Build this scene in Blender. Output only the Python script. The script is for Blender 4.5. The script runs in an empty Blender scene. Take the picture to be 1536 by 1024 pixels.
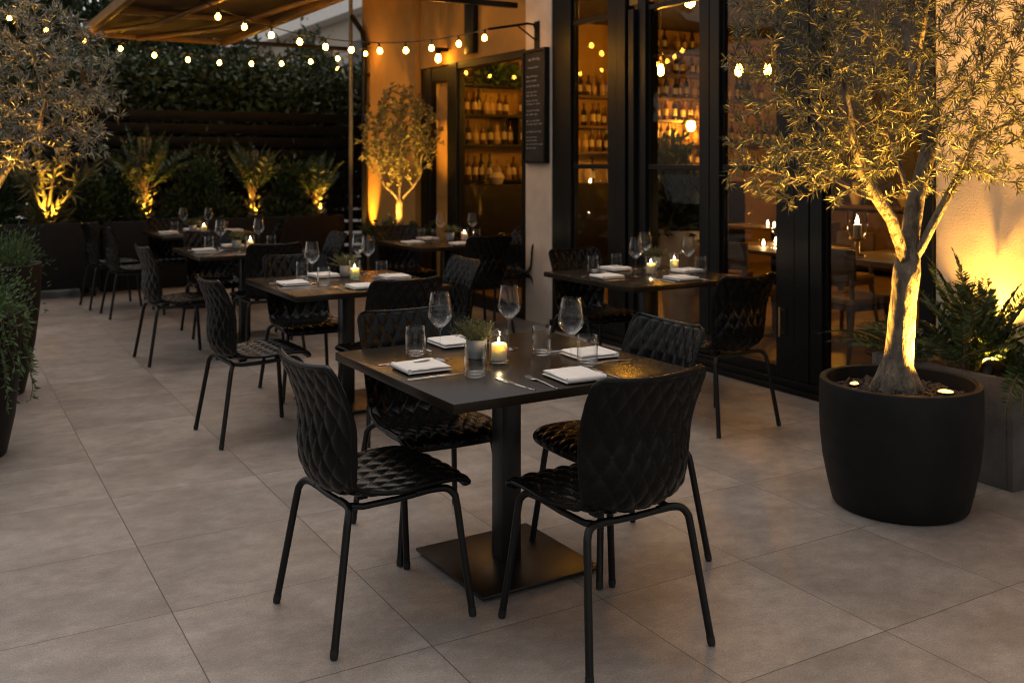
import bpy, bmesh, math, random
import numpy as np
from mathutils import Vector, Matrix

SC = bpy.context.scene
COL = SC.collection
PI = math.pi
rnd = random.Random(7)
rng = np.random.default_rng(11)

# ------------------------------------------------------------------ nodes
class NT:
    def __init__(s, name):
        s.m = bpy.data.materials.new(name); s.m.use_nodes = True
        s.t = s.m.node_tree; s.t.nodes.clear()
        s.out = s.t.nodes.new('ShaderNodeOutputMaterial')
    def n(s, typ, **kw):
        nd = s.t.nodes.new(typ)
        for k, v in kw.items():
            if isinstance(k, str) and k.startswith('i_'):
                key = k[2:]
                key = int(key) if key.isdigit() else key.replace('_', ' ')
                s.set(nd.inputs[key], v)
            else: setattr(nd, k, v)
        return nd
    def set(s, inp, v):
        if isinstance(v, bpy.types.NodeSocket): s.t.links.new(v, inp)
        elif isinstance(v, bpy.types.Node): s.t.links.new(v.outputs[0], inp)
        else:
            if inp.type == 'RGBA' and len(v) == 3: v = (*v, 1)
            inp.default_value = v
    def math(s, op, a, b=None, c=None, clamp=False):
        nd = s.t.nodes.new('ShaderNodeMath'); nd.operation = op; nd.use_clamp = clamp
        s.set(nd.inputs[0], a)
        if b is not None: s.set(nd.inputs[1], b)
        if c is not None: s.set(nd.inputs[2], c)
        return nd.outputs[0]
    def mix(s, fac, a, b, mode='MIX'):
        nd = s.t.nodes.new('ShaderNodeMix'); nd.data_type = 'RGBA'; nd.blend_type = mode
        s.set(nd.inputs[0], fac); s.set(nd.inputs[6], a); s.set(nd.inputs[7], b)
        return nd.outputs[2]
    def noise(s, scale, detail=4, rough=.55, vec=None, col=False):
        nd = s.n('ShaderNodeTexNoise'); nd.inputs['Scale'].default_value = scale
        nd.inputs['Detail'].default_value = detail; nd.inputs['Roughness'].default_value = rough
        s.set(nd.inputs['Vector'], vec if vec is not None else s.obj())
        return nd.outputs['Color' if col else 'Fac']
    def obj(s):
        if not hasattr(s, '_o'): s._o = s.n('ShaderNodeTexCoord').outputs['Object']
        return s._o
    def ramp(s, fac, *stops):
        nd = s.n('ShaderNodeValToRGB'); s.set(nd.inputs[0], fac)
        el = nd.color_ramp.elements
        while len(el) < len(stops): el.new(.5)
        for e, (p, c) in zip(el, stops):
            e.position = p; e.color = (*c, 1) if len(c) == 3 else c
        return nd.outputs[0]
    def done(s, sh):
        s.t.links.new(sh.outputs[0] if isinstance(sh, bpy.types.Node) else sh, s.out.inputs[0]); return s.m

def pbr(name, col, rough=.5, metal=0., var=.2, scale=6., bump=0., bscale=80., spec=.5, rvar=.15):
    t = NT(name)
    f = t.noise(scale, 5)
    c1 = tuple(min(1, x * (1 - var)) for x in col); c2 = tuple(min(1, x * (1 + var)) for x in col)
    c = t.ramp(f, (.3, c1), (.7, c2))
    b = t.n('ShaderNodeBsdfPrincipled'); t.set(b.inputs['Base Color'], c)
    g = t.noise(scale * 2.3, 4)
    t.set(b.inputs['Roughness'], t.math('MULTIPLY_ADD', g, rvar * 2, rough - rvar, clamp=True))
    b.inputs['Metallic'].default_value = metal
    b.inputs['Specular IOR Level'].default_value = spec
    if bump:
        bn = t.n('ShaderNodeBump', i_Strength=bump, i_Distance=.01)
        t.set(bn.inputs['Height'], t.noise(bscale, 5)); t.set(b.inputs['Normal'], bn.outputs[0])
    return t.done(b)

def glass(name, tint=(1, 1, 1), base=.045, edge=.9, power=3.2, rough=.0):
    t = NT(name)
    lw = t.n('ShaderNodeLayerWeight'); lw.inputs[0].default_value = .5
    f = t.math('MULTIPLY_ADD', t.math('POWER', lw.outputs['Facing'], power), edge, base, clamp=True)
    tr = t.n('ShaderNodeBsdfTransparent'); t.set(tr.inputs[0], tint)
    gl = t.n('ShaderNodeBsdfGlossy'); gl.inputs['Roughness'].default_value = rough
    t.set(gl.inputs[0], (1, 1, 1))
    mx = t.n('ShaderNodeMixShader'); t.set(mx.inputs[0], f)
    t.t.links.new(tr.outputs[0], mx.inputs[1]); t.t.links.new(gl.outputs[0], mx.inputs[2])
    return t.done(mx)

def emit(name, col, strength):
    t = NT(name); e = t.n('ShaderNodeEmission'); t.set(e.inputs[0], col); e.inputs[1].default_value = strength
    return t.done(e)

def leafmat(name, top, back, spread=.45, rough=.45, transl=.25):
    t = NT(name)
    g = t.n('ShaderNodeNewGeometry')
    r = g.outputs['Random Per Island']
    v = t.math('MULTIPLY_ADD', r, spread * 2, 1 - spread)
    c = t.mix(g.outputs['Backfacing'], top, back)
    hs = t.n('ShaderNodeHueSaturation'); t.set(hs.inputs['Color'], c); t.set(hs.inputs['Value'], v)
    t.set(hs.inputs['Hue'], t.math('MULTIPLY_ADD', r, .05, .475))
    b = t.n('ShaderNodeBsdfPrincipled'); t.set(b.inputs['Base Color'], hs.outputs[0])
    b.inputs['Roughness'].default_value = rough
    tl = t.n('ShaderNodeBsdfTranslucent'); t.set(tl.inputs[0], hs.outputs[0])
    mx = t.n('ShaderNodeMixShader'); mx.inputs[0].default_value = transl
    t.t.links.new(b.outputs[0], mx.inputs[1]); t.t.links.new(tl.outputs[0], mx.inputs[2])
    return t.done(mx)

# ------------------------------------------------------------------ materials
WARM = (1., .47, .06)
M = {}
M['chair'] = pbr('black_moulded_plastic', (.0030, .0029, .0028), .28, var=.12, scale=14, bump=.04, bscale=420, rvar=.05, spec=.21)
M['steel'] = pbr('black_powder_coat', (.004, .004, .004), .38, var=.2, scale=20, bump=.08, bscale=500, rvar=.08, spec=.35)
M['rubber'] = pbr('black_rubber', (.01, .01, .01), .7, var=.2)
M['table'] = pbr('dark_laminate_top', (.020, .0145, .0095), .25, var=.12, scale=3, bump=.03, bscale=320, rvar=.02, spec=.15)
M['tablebase'] = pbr('black_table_metal', (.006, .0058, .0056), .36, var=.2, scale=12, bump=.05, bscale=400, rvar=.08)
M['pot'] = pbr('charcoal_fibre_clay', (.0095, .0095, .0097), .55, var=.25, scale=7, bump=.12, bscale=180, rvar=.1, spec=.2)
M['concrete'] = pbr('grey_concrete', (.105, .095, .085), .75, var=.45, scale=5, bump=.3, bscale=90)
M['claypot'] = pbr('pale_grey_clay', (.27, .265, .26), .7, var=.15, scale=30, bump=.2, bscale=200)
M['soil'] = pbr('dark_bark_soil', (.05, .036, .025), .9, var=.6, scale=40, bump=.9, bscale=120)
M['linen'] = pbr('off_white_linen', (.78, .73, .67), .85, var=.06, scale=20, bump=.35, bscale=700)
M['tag'] = pbr('grey_ribbon', (.16, .15, .14), .8)
M['silver'] = pbr('polished_cutlery', (.62, .58, .53), .16, metal=1., var=.05, scale=10, rvar=.05)
M['glass'] = glass('clear_drinking_glass', (.985, .985, .98), .013, .98, 2.5)
M['pane'] = glass('window_glass', (.9, .88, .84), .016, .32, 4.5)
M['stucco'] = pbr('amber_lit_stucco', (.40, .215, .05), .85, var=.14, scale=3, bump=.45, bscale=130)  # amber lamp glow put into the stucco colour
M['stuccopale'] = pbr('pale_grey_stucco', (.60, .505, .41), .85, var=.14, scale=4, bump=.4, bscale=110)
M['frame'] = pbr('black_aluminium_frame', (.006, .006, .006), .36, var=.15, scale=5, rvar=.08, spec=.25)
M['fence'] = pbr('charcoal_fence_slat', (.0055, .0058, .0066), .42, var=.3, scale=6, bump=.1, bscale=50, spec=.12)
M['canvas'] = pbr('tan_canopy_canvas', (.016, .009, .004), .8, var=.35, scale=6, bump=.15, bscale=300)
M['beam'] = pbr('pergola_beam_paint', (.16, .10, .045), .5, var=.15, scale=5)
M['post'] = pbr('brushed_post', (.20, .20, .20), .4, metal=.6, var=.15)
M['cord'] = pbr('black_cord', (.01, .01, .01), .6)
M['bulb'] = emit('warm_bulb_glow', (1, .42, .042), 47)
M['bulbin'] = emit('indoor_bulb_glow', (1, .43, .036), 118)
M['flame'] = emit('candle_flame', (1, .70, .36), 215)
M['lens'] = emit('uplight_lens', (1, .55, .12), 2.6)
M['bark'] = None
M['oliveleaf'] = leafmat('olive_leaf', (.052, .060, .026), (.105, .108, .062), .6, .42, .15)
M['goldlitleaf'] = leafmat('gold_lit_broad_leaf', (.20, .18, .07), (.22, .20, .09), .4, .5, .3)  # leaf lightened and yellowed to carry the gold of the uplight
M['skylitleaf'] = leafmat('skylit_olive_leaf', (.11, .115, .075), (.26, .255, .20), .5, .40, .15)  # silvery leaf lightened further to read as lit by the sky
M['fern'] = leafmat('fern_leaf', (.030, .058, .014), (.04, .07, .022), .5, .45, .3)
M['hedge'] = leafmat('hedge_leaf', (.028, .048, .014), (.04, .06, .02), .6, .55, .15)
M['shrub'] = leafmat('shrub_leaf', (.075, .135, .042), (.09, .15, .055), .5, .5, .3)
M['potherb'] = leafmat('table_herb_leaf', (.12, .14, .045), (.15, .16, .06), .5, .55, .35)
M['yucca'] = leafmat('yucca_leaf', (.13, .13, .05), (.15, .14, .06), .35, .5, .2)
M['stem'] = pbr('brown_stem', (.12, .08, .045), .85, var=.3, scale=20, bump=.4, bscale=100)
M['indoorwall'] = pbr('ochre_plaster', (.44, .27, .085), .85, var=.15, scale=2, bump=.2, bscale=60)
M['ceiling'] = pbr('brown_ceiling', (.035, .022, .012), .8)
M['darkwall'] = pbr('dimmed_indoor_wall', (.022, .013, .006), .5, var=.3, scale=2)  # wall colour darkened to stand in for shade deep in the room
M['woodfloor'] = pbr('oiled_floor', (.22, .14, .075), .42, var=.25, scale=3, bump=.1, bscale=30)
M['darkwood'] = pbr('dark_bar_wood', (.009, .0065, .0045), .5, var=.3, scale=8, spec=.25)
M['midwood'] = pbr('walnut_wood', (.11, .062, .03), .5, var=.3, scale=8)
M['brass'] = pbr('aged_brass', (.55, .38, .16), .35, metal=1., var=.15)
M['chalkboard'] = pbr('chalkboard_black', (.013, .0125, .012), .7, var=.4, scale=5)
M['chalk'] = pbr('chalk_white', (.42, .40, .37), .95, var=.3, scale=60)
M['cushion'] = pbr('tan_cushion', (.30, .18, .08), .8, var=.2)
M['farwall'] = pbr('beige_render', (.50, .44, .37), .9, var=.08, scale=.5)
M['white'] = pbr('white_paint', (.75, .72, .68), .7, var=.05)
M['shutter'] = pbr('grey_shutter', (.10, .10, .10), .7)
M['ceramic'] = pbr('cream_ceramic', (.6, .5, .38), .4)

def bottle_mat(name, col, lab):
    t = NT(name)
    b = t.n('ShaderNodeBsdfPrincipled')
    z = t.n('ShaderNodeSeparateXYZ'); t.set(z.inputs[0], t.obj())
    a = t.math('GREATER_THAN', z.outputs[2], .055); c = t.math('LESS_THAN', z.outputs[2], .14)
    k = t.math('MULTIPLY', a, c)
    t.set(b.inputs['Base Color'], t.mix(k, col, lab))
    t.set(b.inputs['Roughness'], t.math('MULTIPLY_ADD', k, .5, .12))
    return t.done(b)
M['bot1'] = bottle_mat('amber_bottle', (.10, .045, .012), (.55, .43, .27))
M['bot2'] = bottle_mat('dark_green_bottle', (.02, .022, .012), (.46, .38, .26))
M['bot3'] = bottle_mat('pale_spirit_bottle', (.36, .24, .10), (.5, .34, .16))

t = NT('candle_wax')
b = t.n('ShaderNodeBsdfPrincipled'); t.set(b.inputs['Base Color'], (.9, .78, .56))
b.inputs['Roughness'].default_value = .5; b.inputs['Subsurface Weight'].default_value = 1.
b.inputs['Subsurface Radius'].default_value = (.045, .034, .018); b.inputs['Subsurface Scale'].default_value = 1.
M['wax'] = t.done(b)

t = NT('olive_bark')
co = t.n('ShaderNodeMapping'); t.set(co.inputs[0], t.obj()); co.inputs['Scale'].default_value = (1, 1, .32)
f1 = t.noise(16, 6, .65, co.outputs[0]); f2 = t.noise(55, 5, .6, co.outputs[0])
vor = t.n('ShaderNodeTexVoronoi', feature='DISTANCE_TO_EDGE'); t.set(vor.inputs['Vector'], co.outputs[0]); vor.inputs['Scale'].default_value = 26
c = t.ramp(f1, (.34, (.065, .048, .034)), (.47, (.16, .13, .095)), (.66, (.28, .235, .175)))
b = t.n('ShaderNodeBsdfPrincipled'); t.set(b.inputs['Base Color'], c); b.inputs['Roughness'].default_value = .85
hh = t.math('ADD', t.math('MULTIPLY', f1, 1.4), t.math('ADD', f2, t.math('MULTIPLY', vor.outputs[0], .8)))
bn = t.n('ShaderNodeBump', i_Strength=1., i_Distance=.035); t.set(bn.inputs['Height'], hh); t.set(b.inputs['Normal'], bn.outputs[0])
M['bark'] = t.done(b)

# floor tiles: grid 0.645 m, thin joints
t = NT('porcelain_floor_tiles')
xyz = t.n('ShaderNodeSeparateXYZ'); t.set(xyz.inputs[0], t.obj())
TP = .645
u = t.math('DIVIDE', t.math('SUBTRACT', xyz.outputs[0], .695), TP)
v = t.math('DIVIDE', t.math('SUBTRACT', xyz.outputs[1], 2.76), TP)
def edge(q):
    fr = t.math('FRACT', q)
    return t.math('MINIMUM', fr, t.math('SUBTRACT', 1, fr))
d = t.math('MULTIPLY', t.math('MINIMUM', edge(u), edge(v)), TP)
joint = t.math('SUBTRACT', 1, t.n('ShaderNodeMapRange', i_0=d, i_1=.0009, i_2=.0024).outputs[0])
cell = t.n('ShaderNodeCombineXYZ'); t.set(cell.inputs[0], t.math('FLOOR', u)); t.set(cell.inputs[1], t.math('FLOOR', v))
wn = t.n('ShaderNodeTexWhiteNoise', noise_dimensions='2D'); t.set(wn.inputs['Vector'], cell.outputs[0])
offs = t.n('ShaderNodeVectorMath', operation='MULTIPLY_ADD'); t.set(offs.inputs[0], wn.outputs['Color']); offs.inputs[1].default_value = (30, 30, 30); t.set(offs.inputs[2], t.obj())
n1 = t.noise(3.0, 7, .68, offs.outputs[0]); mp = t.n('ShaderNodeMapping'); t.set(mp.inputs[0], offs.outputs[0]); mp.inputs['Scale'].default_value = (.8, 1.15, 1)
n2 = t.noise(11, 8, .72, mp.outputs[0]); n3 = t.noise(150, 6, .85)
cc = t.ramp(n1, (.28, (.205, .176, .153)), (.5, (.30, .261, .230)), (.74, (.41, .362, .324)))
cc = t.mix(t.ramp(n2, (.40, (0, 0, 0)), (.66, (.52, .52, .52))), cc, (.165, .142, .125), 'MIX')
cc = t.mix(.8, cc, t.ramp(n3, (.36, (.55, .55, .56)), (.5, (.98, .98, .98)), (.66, (1.45, 1.43, 1.40))), 'MULTIPLY')
val = t.math('MULTIPLY', t.math('MULTIPLY_ADD', wn.outputs[0], .20, .90), t.math('MULTIPLY_ADD', t.noise(.9, 5, .6), .7, .65))
hs = t.n('ShaderNodeHueSaturation'); t.set(hs.inputs['Color'], cc); t.set(hs.inputs['Value'], val)
cc = t.mix(joint, hs.outputs[0], (.078, .068, .060))
b = t.n('ShaderNodeBsdfPrincipled'); t.set(b.inputs['Base Color'], cc)
t.set(b.inputs['Roughness'], t.math('MULTIPLY_ADD', n2, .28, .27)); b.inputs['Specular IOR Level'].default_value = .45
bn = t.n('ShaderNodeBump', i_Strength=.35, i_Distance=.004)
t.set(bn.inputs['Height'], t.math('ADD', t.math('MULTIPLY', joint, -1.2), t.math('MULTIPLY', t.noise(130, 5), .5)))
t.set(b.inputs['Normal'], bn.outputs[0])
M['tiles'] = t.done(b)

# ------------------------------------------------------------------ mesh helpers
class MB:
    def __init__(s): s.v = []; s.f = []
    def add(s, vs, fs):
        o = len(s.v); s.v.extend(tuple(map(float, p)) for p in vs); s.f.extend(tuple(i + o for i in f) for f in fs); return s
    def box(s, x0, x1, y0, y1, z0, z1, R=None):
        vs = [(x, y, z) for z in (z0, z1) for y in (y0, y1) for x in (x0, x1)]
        if R is not None: vs = [R @ Vector(p) for p in vs]
        return s.add(vs, [(0, 2, 3, 1), (4, 5, 7, 6), (0, 1, 5, 4), (2, 6, 7, 3), (0, 4, 6, 2), (1, 3, 7, 5)])
    def rbox(s, x0, x1, y0, y1, z0, z1, r=.004, seg=2):
        bm = bmesh.new(); bmesh.ops.create_cube(bm, size=1)
        for q in bm.verts:
            q.co = Vector(((x0 + x1) / 2 + q.co.x * (x1 - x0), (y0 + y1) / 2 + q.co.y * (y1 - y0), (z0 + z1) / 2 + q.co.z * (z1 - z0)))
        bmesh.ops.bevel(bm, geom=bm.edges[:], offset=r, segments=seg, affect='EDGES', profile=.5)
        bm.verts.index_update()
        s.add([q.co for q in bm.verts], [[q.index for q in f.verts] for f in bm.faces]); bm.free(); return s
    def tube(s, pts, rad, n=8, cap=True, flat=None):
        pts = [Vector(p) for p in pts]; k = len(pts)
        if not hasattr(rad, '__len__'): rad = [rad] * k
        tan = [(pts[min(i + 1, k - 1)] - pts[max(i - 1, 0)]).normalized() for i in range(k)]
        up = Vector((0, 0, 1)) if abs(tan[0].z) < .9 else Vector((1, 0, 0))
        a = tan[0].cross(up).normalized(); vs = []
        for i in range(k):
            a = (a - tan[i] * a.dot(tan[i]))
            a = a.normalized() if a.length > 1e-6 else tan[i].orthogonal().normalized()
            c = tan[i].cross(a)
            for j in range(n):
                w = 2 * PI * j / n
                vs.append(pts[i] + a * (math.cos(w) * rad[i]) + c * (math.sin(w) * rad[i] * (flat or 1)))
        fs = [(i * n + j, i * n + (j + 1) % n, (i + 1) * n + (j + 1) % n, (i + 1) * n + j) for i in range(k - 1) for j in range(n)]
        if cap: fs += [tuple(range(n))[::-1], tuple((k - 1) * n + j for j in range(n))]
        return s.add(vs, fs)
    def lathe(s, prof, n=32, c=(0, 0, 0), closed=False):
        vs = []; k = len(prof)
        for r, z in prof:
            for j in range(n):
                w = 2 * PI * j / n; vs.append((c[0] + r * math.cos(w), c[1] + r * math.sin(w), c[2] + z))
        fs = []
        for i in range(k if closed else k - 1):
            i2 = (i + 1) % k
            for j in range(n):
                fs.append((i * n + j, i * n + (j + 1) % n, i2 * n + (j + 1) % n, i2 * n + j))
        if not closed:
            if prof[0][0] > 1e-5: fs.append(tuple(range(n))[::-1])
            if prof[-1][0] > 1e-5: fs.append(tuple((k - 1) * n + j for j in range(n)))
        return s.add(vs, fs)
    def build(s, name, mat, parent=None, smooth=None, loc=None):
        me = bpy.data.meshes.new(name); me.from_pydata(s.v, [], s.f); me.materials.append(mat)
        if smooth:
            me.shade_smooth()
            if smooth != True: me.set_sharp_from_angle(angle=math.radians(smooth))
        me.update()
        o = bpy.data.objects.new(name, me); COL.objects.link(o)
        if parent is not None: o.parent = parent
        if loc: o.location = loc
        return o

def tag(o, label=None, cat=None, group=None, kind=None):
    if label: o['label'] = label
    if cat: o['category'] = cat
    if group: o['group'] = group
    if kind: o['kind'] = kind
    return o
def thing(name, label, cat, loc=(0, 0, 0), rz=0, group=None):
    o = bpy.data.objects.new(name, None); COL.objects.link(o); o.empty_display_size = .1
    o.location = loc; o.rotation_euler = (0, 0, rz)
    return tag(o, label, cat, group)
def dup(root, loc, rz, label=None, group=None):
    r = root.copy(); COL.objects.link(r); r.location = loc; r.rotation_euler = (0, 0, rz)
    if label: r['label'] = label
    if group: r['group'] = group
    for ch in list(root.children):
        c = ch.copy(); COL.objects.link(c); c.parent = r
        for g in ch.children:
            e = g.copy(); COL.objects.link(e); e.parent = c
    return r
PROTO = {}
def place(kind, maker, loc, rz, label, group):
    if kind not in PROTO:
        o = maker(); PROTO[kind] = o; o.location = loc; o.rotation_euler = (0, 0, rz); o['label'] = label
        if group: o['group'] = group
        return o
    return dup(PROTO[kind], loc, rz, label, group)

def unit(a): return a / np.maximum(np.linalg.norm(a, axis=-1, keepdims=True), 1e-9)
def leaf_arrays(P, D, L, W, fold=.25, curl=.12):
    """kite leaves: base P, direction D, length L, width W"""
    n = len(P); D = unit(D); r = rng.normal(size=(n, 3)); S = unit(np.cross(D, r)); N = np.cross(S, D)
    L = np.broadcast_to(L, n)[:, None]; W = np.broadcast_to(W, n)[:, None]
    mid = P + D * L * .45
    a = mid + S * W * .5 + N * W * fold; c = mid - S * W * .5 + N * W * fold
    tip = P + D * L - N * L * curl * rng.uniform(0, 1.6, (n, 1))
    V = np.stack([P, a, tip, c], 1).reshape(-1, 3)
    return V
def leaves_obj(name, V, mat, parent=None):
    n = len(V) // 4
    me = bpy.data.meshes.new(name)
    me.vertices.add(n * 4); me.vertices.foreach_set('co', V.astype(np.float32).ravel())
    idx = (np.arange(n)[:, None] * 4 + np.array([0, 1, 2, 0, 2, 3])[None]).astype(np.int32).ravel()
    me.loops.add(len(idx)); me.loops.foreach_set('vertex_index', idx)
    me.polygons.add(n * 2); me.polygons.foreach_set('loop_start', np.arange(n * 2, dtype=np.int32) * 3)
    me.update(calc_edges=True); me.validate(); me.materials.append(mat)
    o = bpy.data.objects.new(name, me); COL.objects.link(o)
    if parent is not None: o.parent = parent
    return o

# ------------------------------------------------------------------ camera
TH = math.radians(30.5)
cam = bpy.data.cameras.new('camera'); co = bpy.data.objects.new('camera', cam); COL.objects.link(co)
co.location = (0, 0, 1.5); co.rotation_euler = (PI / 2, 0, -TH)
cam.lens = 34.76; cam.sensor_width = 36; cam.shift_y = -.1764; cam.clip_end = 500; cam.clip_start = .05
cam.dof.use_dof = True; cam.dof.focus_distance = 3.35; cam.dof.aperture_fstop = 3.6
SC.camera = co

# ------------------------------------------------------------------ ground
fl = MB().add([(-60, -30, 0), (4.87, -30, 0), (4.87, 90, 0), (-60, 90, 0)], [(0, 1, 2, 3)]).build('patio_floor', M['tiles']); tag(fl, kind='structure')
g2 = MB().add([(-250, -120, -.03), (250, -120, -.03), (250, 300, -.03), (-250, 300, -.03)], [(0, 1, 2, 3)]).build('ground', M['concrete']); tag(g2, kind='structure')
fi = MB().add([(4.871, 0, .004), (11.2, 0, .004), (11.2, 12.1, .004), (4.871, 12.1, .004)], [(0, 1, 2, 3)]).build('interior_floor', M['woodfloor']); tag(fi, kind='structure')

# ------------------------------------------------------------------ chair
def catmull(pts, n):
    pts = [np.array(p, float) for p in pts]; out = []
    pp = [2 * pts[0] - pts[1]] + pts + [2 * pts[-1] - pts[-2]]
    for i in range(1, len(pp) - 2):
        p0, p1, p2, p3 = pp[i - 1:i + 3]
        for k in range(n):
            s = k / n
            out.append(.5 * (2 * p1 + (p2 - p0) * s + (2 * p0 - 5 * p1 + 4 * p2 - p3) * s * s + (3 * p1 - p0 - 3 * p2 + p3) * s ** 3))
    out.append(pts[-1]); return np.array(out)
def make_shell(parent):
    prof = catmull([(.262, .412), (.258, .434), (.236, .452), (.19, .461), (.10, .458), (0, .447), (-.09, .439), (-.155, .441), (-.200, .461),
                    (-.227, .505), (-.238, .56), (-.235, .62), (-.232, .68), (-.243, .75), (-.264, .815), (-.284, .866)], 12)
    seg = np.r_[0, np.cumsum(np.linalg.norm(np.diff(prof, axis=0), axis=1))]; Lt = seg[-1]
    nv, nu = 198, 95
    s = np.linspace(0, Lt, nv)
    x = np.interp(s, seg, prof[:, 0]); z = np.interp(s, seg, prof[:, 1])
    tx = np.gradient(x, s); tz = np.gradient(z, s); ln = np.hypot(tx, tz); tx /= ln; tz /= ln
    nx, nz = tz, -tx
    kw = np.interp(s / Lt, [0, .1, .3, .45, .52, .6, .75, .9, 1], [.212, .222, .224, .206, .198, .204, .216, .222, .220])
    def rc(dist, r):
        q = np.clip(dist, 0, r); return r - np.sqrt(np.maximum(0, r * r - (r - q) ** 2))
    kw = kw - rc(s, .055) - rc(Lt - s, .045)
    curl = np.interp(s / Lt, [0, .12, .34, .44, .50, .58, .66, .76, .88, 1], [-.014, -.002, .010, .027, .043, .064, .074, .062, .041, .028])
    u = np.linspace(-1, 1, nu)
    U, S = np.meshgrid(u, s)
    Y = U * kw[:, None]
    cl = np.abs(U) ** 2.3 * curl[:, None]
    w, h = .0640, .112
    p = (Y / w + S / h); q = (Y / w - S / h)
    fp, fq = p - np.floor(p), q - np.floor(q)
    pil = (np.sin(PI * fp) * np.sin(PI * fq)) ** .55
    d_edge = np.minimum(np.minimum((1 - np.abs(U)) * kw[:, None], S), Lt - S)
    mask = np.clip((d_edge - .010) / .012, 0, 1); mask = mask * mask * (3 - 2 * mask)
    mask *= 1
    hh = (pil * .0075 + (fp - fq) * .0028) * mask
    th = np.where(d_edge < .012, .0075 * np.sqrt(np.clip(1 - ((.006 - np.minimum(d_edge, .006)) / .0062) ** 2, 0.02, 1)), .0045)
    verts = []
    for sg in (1, -1):
        off = cl + sg * (th + hh * (1 if sg > 0 else .85))
        X = x[:, None] + nx[:, None] * off; Z = z[:, None] + nz[:, None] * off
        verts.append(np.stack([X, Y, Z], -1).reshape(-1, 3))
    V = np.concatenate(verts); n0 = nv * nu; F = []
    for i in range(nv - 1):
        for j in range(nu - 1):
            a = i * nu + j
            F.append((a, a + nu, a + nu + 1, a + 1)); F.append((n0 + a, n0 + a + 1, n0 + a + nu + 1, n0 + a + nu))
    ring = [j for j in range(nu)] + [i * nu + nu - 1 for i in range(1, nv)] + [(nv - 1) * nu + j for j in range(nu - 2, -1, -1)] + [i * nu for i in range(nv - 2, 0, -1)]
    for k in range(len(ring)):
        a, c = ring[k], ring[(k + 1) % len(ring)]
        F.append((a, c, n0 + c, n0 + a))
    mb = MB(); mb.v = [tuple(p) for p in V.tolist()]; mb.f = F
    return mb.build('seat_shell', M['chair'], parent, smooth=True)
def make_chair():
    r = thing('dining_chair', 'x', 'chair')
    make_shell(r)
    f = MB()
    for sy in (1, -1):
        f.tube([(.13, .168 * sy, .424), (.0, .163 * sy, .415), (-.12, .155 * sy, .412), (-.165, .14 * sy, .418)], .0105, 10)
    f.tube([(-.168, -.15, .421), (-.17, 0, .418), (-.168, .15, .421)], .0105, 10)
    f.tube([(.10, -.165, .426), (.10, 0, .424), (.10, .165, .426)], .009, 8)
    for sx, sy in ((.1, .1), (.1, -.1), (-.1, .1), (-.1, -.1)):
        f.box(sx - .018, sx + .018, sy - .012, sy + .012, .418, .442)
    f.build('seat_frame', M['steel'], r, smooth=40)
    for sx in (1, -1):
        for sy in (1, -1):
            if sx > 0:
                p = catmull([(.06, .166 * sy, .424), (.13, .168 * sy, .424), (.172, .172 * sy, .420), (.196, .180 * sy, .402), (.206, .186 * sy, .370), (.222, .203 * sy, .21), (.243, .226 * sy, .012)], 5)
            else:
                p = catmull([(-.168, .09 * sy, .421), (-.170, .145 * sy, .421), (-.178, .176 * sy, .415), (-.188, .192 * sy, .396), (-.195, .198 * sy, .365), (-.222, .214 * sy, .20), (-.253, .232 * sy, .012)], 5)
            l = MB().tube([tuple(q) for q in p], .0122, 12).build('leg', M['steel'], r, smooth=50)
            e = p[-1]; dd = (p[-1] - p[-2]); dd /= np.linalg.norm(dd)
            MB().tube([tuple(e - dd * .016), tuple(e), tuple(e + dd * .010)], [.0132, .0132, .0115], 12).build('rubber_foot', M['rubber'], l, smooth=50)
    return r

WALK, NEAR, FAR, FACADE = 'walkway side', 'near side', 'far side', 'facade side'
TN = {1: 'front table', 2: 'second left-row table', 3: 'third left-row table', 4: 'farthest table', 5: 'table by the small olive tree', 6: 'table beside the glass doors'}
TC = {1: (1.855, 3.19), 2: (2.21, 5.76), 3: (2.275, 8.28), 4: (2.44, 10.52), 5: (4.08, 8.12), 6: (4.04, 5.13)}
chairs = [
    (1, WALK, 1.285, 3.085, 4), (1, NEAR, 1.85, 2.575, 91), (1, FAR, 1.735, 3.60, -92), (1, FACADE, 2.265, 3.055, 180),
    (2, WALK, 1.545, 5.43, 3), (2, NEAR, 2.20, 5.10, 92), (2, FAR, 2.11, 6.22, -91), (2, FACADE, 2.74, 5.68, 178),
    (3, WALK, 1.615, 7.76, 3), (3, NEAR, 2.27, 7.66, 91), (3, FAR, 2.14, 8.74, -92), (3, FACADE, 2.86, 8.30, 179),
    (4, WALK, 1.71, 10.19, 2), (4, FAR, 2.24, 10.98, -90), (4, FACADE, 3.02, 10.45, 172),
    (5, NEAR, 4.06, 7.50, 90), (5, FACADE, 4.64, 8.02, 181), (5, FAR, 3.90, 8.60, -90),
    (6, NEAR, 3.90, 4.30, 92), (6, FAR, 3.97, 5.62, -90)]
look = {(1, WALK): 'open black quilted chair seen from behind at left', (1, NEAR): 'nearest black quilted chair with its back to the camera'}
for tn, side, x, y, a in chairs:
    lab = f'black quilted dining chair on the {side} of the {TN[tn]}'
    place('chair', make_chair, (x, y, 0), math.radians(a), lab, 'black quilted dining chairs')
place('chair', make_chair, (1.62, 10.92, 0), math.radians(4), 'black quilted dining chair standing spare by the back planter, farthest left', 'black quilted dining chairs')

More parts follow.
